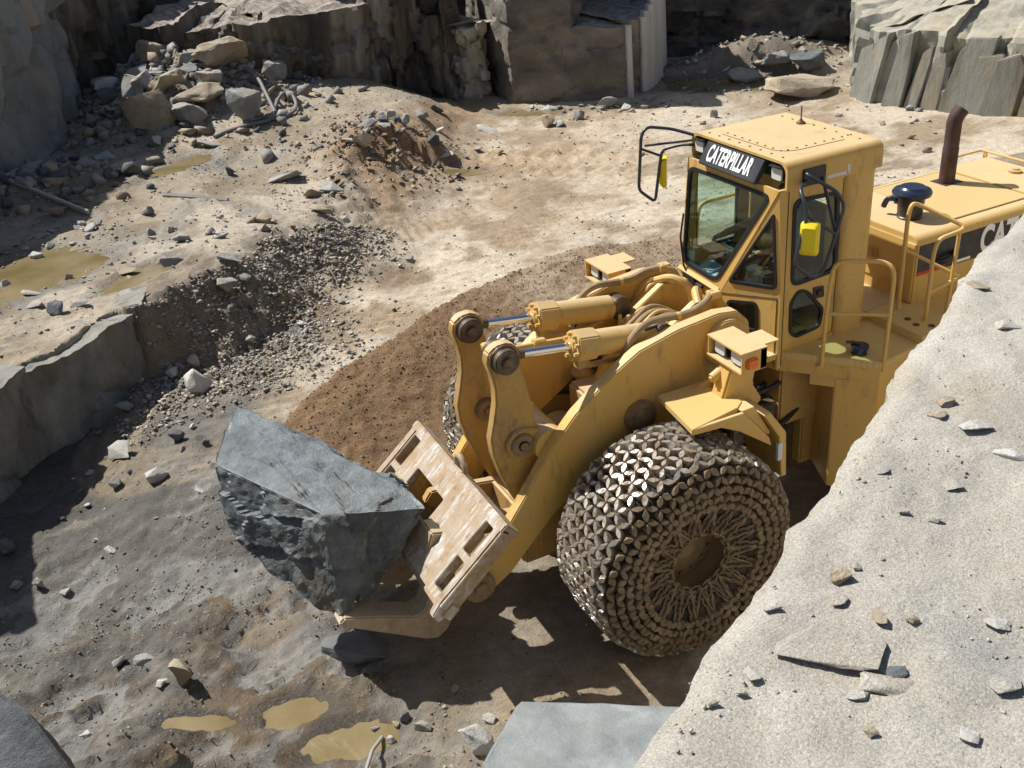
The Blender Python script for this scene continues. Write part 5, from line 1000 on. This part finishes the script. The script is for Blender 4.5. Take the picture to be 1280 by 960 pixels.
# dark rock in the corner, slab block below the terrace, block beyond the left edge
def solid(name, pts, mat, label, cuts=3, amp=.05, seed=1, freq=1.6, top=None, cat='rock', bevel=.03):
    return tag(link(name, hull_mesh(name, pts, cuts, amp, seed, freq, top, bevel), mat, None, 30), label, cat)
solid('boulder', [(6.5, -.1, 1.35), (5.75, .30, 1.22), (5.55, .58, 1.18), (5.36, .98, .95), (5.22, 1.35, .5), (5.2, 1.9, -.4), (7.2, 2.2, -.4), (7.2, .3, 1.2), (6.6, -.5, -.4), (5.5, -.2, -.4), (7.3, -.3, -.4), (6.4, 1.0, .95)], 'rock_dark', 'dark boulder in deep shade in the bottom left corner', 4, .05, 3)
solid('stone_block', [(2.56, 2.62, .86), (2.06, 2.20, .88), (1.05, 2.82, .90), (.35, 3.35, .9), (1.2, 4.4, .95), (2.75, 3.9, .9), (2.62, 2.5, -.3), (2.0, 2.15, -.3), (1.0, 2.75, -.3), (.3, 3.3, -.3), (2.8, 4.0, -.3), (1.2, 4.5, -.3)], 'block_top', 'flat-topped blue-grey block below the terrace at bottom centre', 4, .03, 8, 1.6, .012)
solid('boulder', [(7.0, -6.2, -.4), (7.3, -4.7, -.4), (9.6, -4.0, -.4), (10, -7.5, -.4), (7.1, -8.6, -.4), (7.1, -6.3, 3.0), (7.4, -5.1, 3.2), (9.4, -4.6, 3.1), (9.6, -7.4, 3.3), (7.3, -8.3, 2.9)], 'rock_grey', 'tall grey block standing on the rock ledge just past the left picture edge', 3, .08, 6, 1.0)
# the lifted boulder
BP = [(3.17, -1.90, 1.98), (3.30, -1.66, 1.93), (3.575, -1.20, 1.74), (2.90, .16, 1.72), (1.97, .26, 1.50), (2.02, .02, 1.56), (2.55, -.82, 1.75), (2.82, -1.20, 1.82), (3.60, -.88, 1.17), (3.60, -1.15, 1.40), (3.40, -.36, .86), (3.10, .14, .68), (2.95, .34, .76), (2.62, .22, .72), (2.28, .16, 1.06), (2.02, .18, 1.38), (2.1, -.75, 1.22), (2.45, -1.2, 1.1), (3.1, -1.7, 1.25), (2.75, -.5, .75), (2.93, .30, 1.1)]
tag(link('boulder', hull_mesh('boulder', BP, 5, .045, 20, 6.5, .018, .010, 75), 'boulder', None, 16), 'huge blue-grey angular boulder carried on the loader forks', 'boulder')
# flakes and stones lying on the terrace
TS = [(3.02, 6.341, .238, .119, 's'), (2.996, 6.495, .126, .056, 's'), (2.95, 6.475, .047, .03, 'f'), (3.065, 6.482, .066, .026, 'f'), (1.318, 5.224, .076, .076, 'f'), (2.1, 5.907, .105, .041, 's'), (2.142, 5.816, .065, .033, 'f'), (2.14, 6.059, .087, .065, 's'), (2.796, 6.619, .069, .049, 's'), (2.509, 6.156, .044, .028, 'f'), (2.874, 6.344, .032, .039, 'b'), (2.906, 6.252, .048, .037, 'f'), (2.846, 6.194, .053, .034, 'b'), (3.215, 6.33, .034, .034, 'f'), (3.335, 6.352, .033, .013, 'f'), (2.467, 5.933, .039, .026, 'f'), (2.365, 6.079, .063, .05, 'f'), (2.06, 5.777, .071, .048, 's'), (1.515, 5.539, .081, .081, 's'), (3.01, 6.32, .035, .026, 'b'), (2.817, 6.385, .036, .018, 'f'), (3.11, 6.566, .025, .028, 'f'), (2.957, 6.676, .047, .039, 'f'), (2.675, 6.486, .06, .035, 'f'), (2.79, 6.182, .023, .029, 'b'), (2.557, 6.094, .031, .02, 'f'), (3.042, 6.192, .061, .018, 's'), (3.267, 6.362, .03, .02, 'f')]
tl = {0: 'largest flat slab lying on the pale terrace', 1: 'pointed flake below right of the largest terrace slab', 2: 'dark blue-grey chip between the two biggest terrace flakes', 3: 'small rounded chip left of the pointed terrace flake', 4: 'broken plate near the far end of the terrace edge', 8: 'rusty tinted slab at the right picture edge of the terrace', 7: 'flat brownish slab by the right picture edge, upper part of terrace', 12: 'tan lump beside a dark chip above the largest terrace slab'}
for k, (x, y, w, h, kd) in enumerate(TS):
    rs = random.Random(k + 90); o = link('stone_flake', hull_mesh('stone_flake', stone_pts('s' if kd != 'b' else 'b', rs), 2, .04, k + 40, 2.4, None, .03), 'rock_dark' if k == 2 else ('ledge' if k in (0, 1, 3) else random.choice(('ledge', 'ledge', 'ledge', 'rock_pale', 'rock_tan'))), None, 32)
    th = {'s': .022, 'f': .014, 'b': w * .7}[kd] if k else .026
    o.scale = (w, max(w * .55, h * 1.35), th); o.rotation_euler = (rs.uniform(-.04, .04), rs.uniform(-.04, .04), rz0 + rs.uniform(-.5, .5) if k > 1 else rz0 - .12); o.location = (x, y, terrace_z(x, y) + th * .30)
    tag(o, tl.get(k, 'small stone chip lying among others on the pale terrace'), 'stone', 'chips on the terrace')
# medium stones one can count, by patch
ARCH = {}
for t in range(4):
    for v in range(5):
        rs = random.Random(t * 50 + v); ARCH[t, v] = hull_mesh('stone', stone_pts('b' if v < 3 else 's', rs), 1, .05, t * 9 + v, 2.2, None, .04); ARCH[t, v].materials.append(M[ROCK_M[t]])
        ARCH[t, v].polygons.foreach_set('use_smooth', [False] * len(ARCH[t, v].polygons))
def patch(n, cx, cy, rx_, ry_, rot, smin, smax, tints, label, seed, flat=.65):
    rs = random.Random(seed)
    for _ in range(n):
        a = rs.uniform(0, 2 * PI); r = math.sqrt(rs.random()); qx, qy = rx_ * r * math.cos(a), ry_ * r * math.sin(a); x = cx + qx * math.cos(rot) - qy * math.sin(rot); y = cy + qx * math.sin(rot) + qy * math.cos(rot)
        o = bpy.data.objects.new('stone', ARCH[rs.choice(tints), rs.randrange(5)]); COL.objects.link(o); s = smin * (smax / smin) ** (rs.random() ** 1.8)
        o.scale = (s, s * rs.uniform(.55, .95), s * rs.uniform(.3, .8) * flat / .65); o.rotation_euler = (rs.uniform(-.4, .4), rs.uniform(-.4, .4), rs.uniform(0, 6.28)); o.location = (x, y, height(x, y) + .25 * o.scale[2]); tag(o, label, 'stone', label)
patch(30, 2.1, -7.4, 1.5, .8, .55, .07, .22, (0, 0, 2, 3), 'small grey stone in the dark rubble slope beside the rock ledge', 1)
patch(34, 2.4, -10.2, 2.0, .9, .5, .08, .26, (0, 0, 3, 1), 'small stone scattered on the pale bench above the big puddle', 2)
patch(30, 4.3, -11.9, 1.2, .7, .4, .09, .32, (0, 3, 0), 'grey stone in the strewn band behind the muddy puddle', 3)
patch(22, -3.0, -15.0, 1.9, .55, -2.2, .14, .42, (0, 2, 0, 3, 1), 'rough stone heaped in the rubble berm beside the far track', 4, .8)
patch(26, 4.9, -15.4, 1.4, .9, -.9, .15, .5, (2, 2, 0), 'slate shard in the dark rubble at the foot of the left cliff', 5)
patch(16, 1.2, -20.0, 1.6, 2.2, 0, .15, .5, (0, 1, 1, 3), 'stone in the mound of boulders right of the left cliff', 6)
patch(20, 1.4, -20.6, 1.7, 2.4, .2, .4, 1.15, (0, 0, 1, 3), 'big angular block tumbled on the far left rubble slope', 61, .8)
patch(14, 4.2, -16.6, 1.0, .8, -.6, .3, .7, (0, 2, 0), 'angular block fallen against the foot of the left cliff', 62, .8)
patch(22, -9.7, -16.6, 2.3, .5, 2.5, .1, .36, (0, 3, 0, 1), 'stone in the row of debris before the sawn and drilled walls', 7)
patch(26, -15.2, -16.3, 2.4, 1.0, 2.35, .1, .45, (0, 3, 1), 'stone in the heap below the dark back cliff', 8)
patch(18, 4.4, -4.6, 1.3, 1.5, .6, .05, .16, (0, 2, 3), 'small stone on grey mud near the shaded ledge foot', 9)
patch(18, 3.0, 1.6, 1.2, .7, .3, .04, .13, (0, 3, 1), 'small stone on damp ground near the metal stick', 10)
patch(14, -.6, -9.6, 1.6, .5, -.9, .08, .24, (1, 1, 0), 'tan stone on the slope of the bank left of the track', 11)
# ------------------------------------------------------------------ gravel and grit (uncountable)
def gravel(name, pos, size, tints, label, seed):
    rg = np.random.default_rng(seed); n = len(pos); base = []
    for v in range(6):
        rs = random.Random(seed * 10 + v); me = hull_mesh('g', [(rs.uniform(-.5, .5), rs.uniform(-.5, .5), rs.uniform(-.35, .35)) for _ in range(9)]); c = np.empty(len(me.vertices) * 3); me.vertices.foreach_get('co', c); base.append((c.reshape(-1, 3), np.array([tuple(p.vertices) for p in me.polygons]))); bpy.data.meshes.remove(me)
    V = []; F = []; MI = []; o = 0; kk = rg.integers(0, 6, n)
    for v in range(6):
        ii = np.where(kk == v)[0]
        if not len(ii): continue
        c, f = base[v]; a = rg.uniform(0, 6.28, len(ii)); b_ = rg.uniform(-.5, .5, len(ii)); s = size[ii]
        x = c[None, :, 0] * np.cos(b_)[:, None] - c[None, :, 2] * np.sin(b_)[:, None]; z = c[None, :, 0] * np.sin(b_)[:, None] + c[None, :, 2] * np.cos(b_)[:, None]; y = c[None, :, 1] + 0 * x
        X = x * np.cos(a)[:, None] - y * np.sin(a)[:, None]; Y = x * np.sin(a)[:, None] + y * np.cos(a)[:, None]
        W3 = np.stack([X, Y, z * .9], -1) * s[:, None, None] + pos[ii][:, None, :]; V.append(W3.reshape(-1, 3)); nv = len(c)
        F.append((f[None] + (np.arange(len(ii)) * nv)[:, None, None] + o).reshape(-1, 3)); MI.append(np.repeat(rg.integers(0, len(tints), len(ii)), len(f))); o += nv * len(ii)
    V = np.concatenate(V); F = np.concatenate(F); me = bpy.data.meshes.new(name); nf = len(F)
    me.vertices.add(len(V)); me.vertices.foreach_set('co', V.astype(np.float32).ravel()); me.loops.add(nf * 3); me.loops.foreach_set('vertex_index', F.astype(np.int32).ravel()); me.polygons.add(nf); me.polygons.foreach_set('loop_start', np.arange(0, nf * 3, 3, dtype=np.int32)); me.polygons.foreach_set('loop_total', np.full(nf, 3, np.int32))
    for t in tints: me.materials.append(M[ROCK_M[t]] if isinstance(t, int) else M[t])
    me.polygons.foreach_set('material_index', np.concatenate(MI).astype(np.int32)); me.update(calc_edges=True); ob = bpy.data.objects.new(name, me); COL.objects.link(ob); return tag(ob, label, None, kind='stuff')
def scatter(n, x0, x1, y0, y1, dens, seed, lo, hi, pw=2.5):
    rg = np.random.default_rng(seed); p = np.column_stack([rg.uniform(x0, x1, n), rg.uniform(y0, y1, n)]); z, w = land(p); k = rg.random(n) < dens(p, w); p, z = p[k], z[k]; s = lo * (hi / lo) ** (rg.random(len(p)) ** pw); return np.column_stack([p, z + s * .12]), s
M['clod'] = simple('soil_clod', (.19, .125, .066), .95, 0, (.26, .185, .105), 6, .8)
M['grit_grey'] = simple('grey_grit', (.20, .18, .15), .9, 0, (.36, .33, .28), 5, .9)
M['grit_pale'] = simple('pale_grit', (.42, .37, .29), .9, 0, (.55, .50, .42), 5, .9)
ps, ss = scatter(52000, -1.5, 5, -10.5, -5.5, lambda p, w: np.clip(w['rub'] * .85, 0, 1) * (w['ds'] > -.1), 1, .018, .11); gravel('gravel', ps, ss, (0, 'grit_grey', 'grit_grey', 'grit_pale', 3, 1), 'grey gravel covering the rubble slope beside the rock ledge', 1)
ps, ss = scatter(30000, -6, 6, -20, -7, lambda p, w: w['bench'] * (.18 + .5 * sstep(.1, .4, fbm(p * .9, 3, 5))), 2, .016, .09, 3); gravel('gravel', ps, ss, (0, 'grit_pale', 'grit_grey', 3, 1), 'loose grit and chips strewn over the pale bench', 2)
ps, ss = scatter(42000, -5.5, 2.8, -7.6, .5, lambda p, w: w['soil'] * sstep(3.2, .4, w['dsw']) * .75, 3, .014, .042, 2.2); gravel('soil_clods', ps, ss, ('clod',), 'brown crumbly soil spread beside the loader', 3)
ps, ss = scatter(30000, 1.2, 6.4, -6, 3, lambda p, w: (1 - w['bench']) * (1 - np.clip(w['wet'] * 1.5, 0, 1)) * (.12 + .6 * sstep(.05, .4, fbm(p * 1.4, 3, 15))), 4, .01, .05, 2.5); gravel('gravel', ps, ss, ('grit_grey', 0, 2, 'clod'), 'grit lying on the grey mud of the low end', 4)
ps, ss = scatter(32000, -12, 2, -17, -3, lambda p, w: (1 - w['bench']) * (1 - w['soil']) * (.10 + .4 * sstep(.15, .45, fbm(p * .8, 3, 25))), 5, .016, .085, 3.2); gravel('gravel', ps, ss, ('grit_pale', 'grit_grey', 1, 'grit_pale'), 'loose grit on the pale haul track', 5)
ps, ss = scatter(12000, -6.5, .5, -19, -9, lambda p, w: np.clip(w['berm'] * 2.2, 0, 1), 6, .04, .2, 2); gravel('rubble', ps, ss, (0, 1, 'clod', 1, 2), 'broken rubble covering the earth berm', 6)
ps, ss = scatter(15000, -4, 7, -25, -13, lambda p, w: np.clip(w['mound'] * .9, 0, .9), 7, .06, .5, 2.2); gravel('rubble', ps, ss, (0, 1, 2, 'grit_grey'), 'broken rubble at the foot of the left cliff and on its mound', 7)
ps, ss = scatter(7000, -20, -7.5, -20, -8, lambda p, w: np.clip(w['far'] * .9 + .06, 0, .9), 8, .05, .26, 2.4); gravel('rubble', ps, ss, (0, 1, 3, 'grit_grey'), 'broken rubble below the far walls', 8)
rg = np.random.default_rng(55); n_ = 15000; a_ = rg.uniform(c0_, c1_, n_); b_ = rg.random(n_) ** .8 * 1.7; px = np.interp(a_, cm, LE[:, 0]) + rr_[0] * b_; py = np.interp(a_, cm, LE[:, 1]) + rr_[1] * b_; q = np.column_stack([px, py])
kp = rg.random(n_) < .10 + .9 * sstep(.02, .4, fbm(q * 2.4, 4, 66)) ; q = q[kp]; s_ = .003 * (.014 / .003) ** (rg.random(len(q)) ** 2.6); pz = 5.3 + .030 * fbm(q * 1.6, 4, 7) + .014 * fbm(q * 7, 5, 8) + .004
gravel('gravel', np.column_stack([q, pz]), s_, ('ledge', 'ledge', 'grit_pale', 'grit_pale', 'rock_tan'), 'fine grit and chips lying on the pale terrace', 9)
# ------------------------------------------------------------------ hose, plank, beam, stick
hz = lambda x, y, d=.05: (x, y, height(x, y) + d)
M['wood'] = simple('weathered_wood', (.36, .34, .30), .8, 0, (.5, .48, .43), 10, .7); M['stickm'] = simple('grey_metal_stick', (.42, .41, .39), .5, .3)
M['old_hose'] = simple('old_grey_hose', (.20, .19, .175), .7)
tag(MB().tube([hz(.5, -16.6), hz(.2, -16.8), hz(-.36, -17.0), hz(-.95, -17.05), hz(-1.62, -17.4), hz(-1.9, -17.95, .1), hz(-1.85, -18.5, .2), hz(-1.5, -18.3, .12), hz(-1.2, -17.6), hz(-.9, -17.3), hz(-.4, -17.2)], .045, 8, .5).tube([hz(-1.2, -17.5, .08), hz(-1.29, -19.1, .2), hz(-1.0, -20.6, .3), hz(-.6, -21.2, .3)], .045, 8, .3).build('rubber_hose', 'old_hose'), 'bent grey rubber hose lying beside the light grey boulder', 'hose')
a, b_ = Vector(hz(4.95, -14.9, .08)), Vector(hz(3.72, -12.95, .06)); tag(MB().tube([a, b_], .055, 4).build('wood_plank', 'wood', bevel=.01), 'pale wooden plank lying below the dark slate rubble', 'plank')
a, b_ = Vector(hz(2.27, -13.15, .03)), Vector(hz(1.17, -12.3, .03)); tag(MB().tube([a, a.lerp(b_, .5) + Vector((0, .02, .02)), b_], .06, 5).build('wood_beam', 'wood', bevel=.01), 'grey timber beam half sunk in the pale bench', 'beam')
tag(MB().tube([(2.95, 1.06, height(2.95, 1.06) + .05), (3.1, 1.27, height(3.1, 1.27) + .10), (3.35, 1.62, height(3.35, 1.62) + .13)], .017, 8).build('metal_stick', 'stickm'), 'thin grey metal stick at the edge of the yellow puddle', 'stick')
# ------------------------------------------------------------------ in the cab: papers and the driver
pp = empty('paper_pad', (-1.66, -.5, 2.70), 'blue paper pad behind the windscreen of the loader', 'paper')
MB().prism([(-1.56, -.62), (-1.82, -.66), (-1.80, -.36), (-1.54, -.32)], 2.705, 2.73, 'z').build('cover', 'blue_paper', pp, .003); MB().prism([(-1.60, -.44), (-1.68, -.45), (-1.67, -.37), (-1.59, -.36)], 2.7305, 2.733, 'z').build('label_print', 'paper', pp)
tag(MB().prism([(-1.53, -.30), (-1.78, -.33), (-1.75, -.1), (-1.51, -.09)], 2.705, 2.72, 'z').build('notebook', 'sticker', None, .003), 'grey notebook beside the blue pad in the cab', 'notebook')
tag(MB().box((-1.60, -.66, 2.71), (-1.53, -.60, 2.90)).build('drink_carton', 'paper', None, .006), 'small white carton in the windscreen corner of the cab', 'carton')
def person():
    J = dict(pel=(-2.28, 0, 2.86, .15), waist=(-2.34, 0, 3.02, .135), chest=(-2.36, 0, 3.22, .165), neck=(-2.33, 0, 3.40, .06), headb=(-2.30, 0, 3.48, .075), head=(-2.285, 0, 3.58, .098), top=(-2.29, 0, 3.67, .075),
             ls=(-2.34, .19, 3.33, .08), le=(-2.14, .27, 3.08, .052), lw=(-1.93, .12, 3.02, .036), rs=(-2.34, -.19, 3.33, .08), re=(-2.06, -.30, 3.18, .054), rw=(-1.84, -.40, 3.085, .038),
             lh=(-2.22, .10, 2.82, .11), lk=(-1.90, .16, 2.78, .075), la=(-1.80, .16, 2.32, .05), lf=(-1.66, .16, 2.25, .045), rh=(-2.22, -.10, 2.82, .11), rk=(-1.90, -.16, 2.78, .075), ra=(-1.80, -.16, 2.32, .05), rf=(-1.66, -.16, 2.25, .045))
    E_ = [('pel', 'waist'), ('waist', 'chest'), ('chest', 'neck'), ('neck', 'headb'), ('headb', 'head'), ('head', 'top'), ('chest', 'ls'), ('ls', 'le'), ('le', 'lw'), ('chest', 'rs'), ('rs', 're'), ('re', 'rw'), ('pel', 'lh'), ('lh', 'lk'), ('lk', 'la'), ('la', 'lf'), ('pel', 'rh'), ('rh', 'rk'), ('rk', 'ra'), ('ra', 'rf')]
    J['nose'] = (-2.18, 0, 3.565, .016); E_.append(('head', 'nose'))
    for s, w, d in (('l', 'lw', Vector((.75, -.55, -.1))), ('r', 'rw', Vector((.85, -.25, -.25)))):
        d.normalize(); p = Vector(J[w][:3]); sd_ = d.cross(Vector((0, 0, 1))).normalized(); J[s + 'p'] = (*(p + d * .075), .032); E_.append((w, s + 'p'))
        for f in range(4):
            q = p + d * .095 + sd_ * (f - 1.5) * .021; ln = (.06, .07, .066, .05)[f]; a1 = q + d * ln * .6; a2 = a1 + d * ln * .35 + Vector((0, 0, -.035)); J[f'{s}f{f}a'] = (*q, .0105); J[f'{s}f{f}b'] = (*a1, .0098); J[f'{s}f{f}c'] = (*a2, .0085); E_ += [(s + 'p', f'{s}f{f}a'), (f'{s}f{f}a', f'{s}f{f}b'), (f'{s}f{f}b', f'{s}f{f}c')]
        q = p + d * .04 + sd_ * .042; J[s + 't'] = (*q, .012); J[s + 't2'] = (*(q + d * .05 + sd_ * .012), .0095); E_ += [(w, s + 't'), (s + 't', s + 't2')]
    nm = list(J); me = bpy.data.meshes.new('person'); me.from_pydata([J[k][:3] for k in nm], [(nm.index(a), nm.index(b)) for a, b in E_], []); o = bpy.data.objects.new('person', me); COL.objects.link(o)
    sk = o.modifiers.new('skin', 'SKIN')
    for k, v in zip(nm, me.skin_vertices[0].data): v.radius = (J[k][3] * .95, J[k][3] * .95); v.use_root = k == 'pel'
    sb = o.modifiers.new('sub', 'SUBSURF'); sb.levels = sb.render_levels = 2
    dg = bpy.context.evaluated_depsgraph_get(); m2 = bpy.data.meshes.new_from_object(o.evaluated_get(dg)); bpy.data.objects.remove(o)
    for mm in ('shirt', 'skin', 'jeans', 'hair'): m2.materials.append(M[mm])
    for p in m2.polygons:
        c = p.center; p.use_smooth = True; k = 0
        if c.z < 2.93: k = 2
        if c.z > 3.41 and abs(c.y) < .13: k = 3 if (c.z > 3.615 or c.x < -2.33) else 1
        if c.x > -2.10 and c.z > 2.9: k = 1
        p.material_index = k
    o = bpy.data.objects.new('person', m2); COL.objects.link(o); tag(o, 'driver in a blue shirt seated in the loader cab, hands on controls', 'person')
    MB().lathe([(-.015, .02), (-.012, .03), (.012, .03), (.015, .02)], (-2.285, .098, 3.565), 'y', 12).build('ear', 'skin', o); MB().lathe([(-.015, .02), (-.012, .03), (.012, .03), (.015, .02)], (-2.285, -.098, 3.565), 'y', 12).build('ear', 'skin', o)
    for s in (-1, 1): MB().lathe([(-.012, .004), (0, .012), (.012, .004)], (-2.197, s * .034, 3.59), 'z', 10).build('eye', 'dark', o)
    MB().box((-2.202, -.025, 3.522), (-2.192, .025, 3.53)).build('mouth', 'red', o)
person()
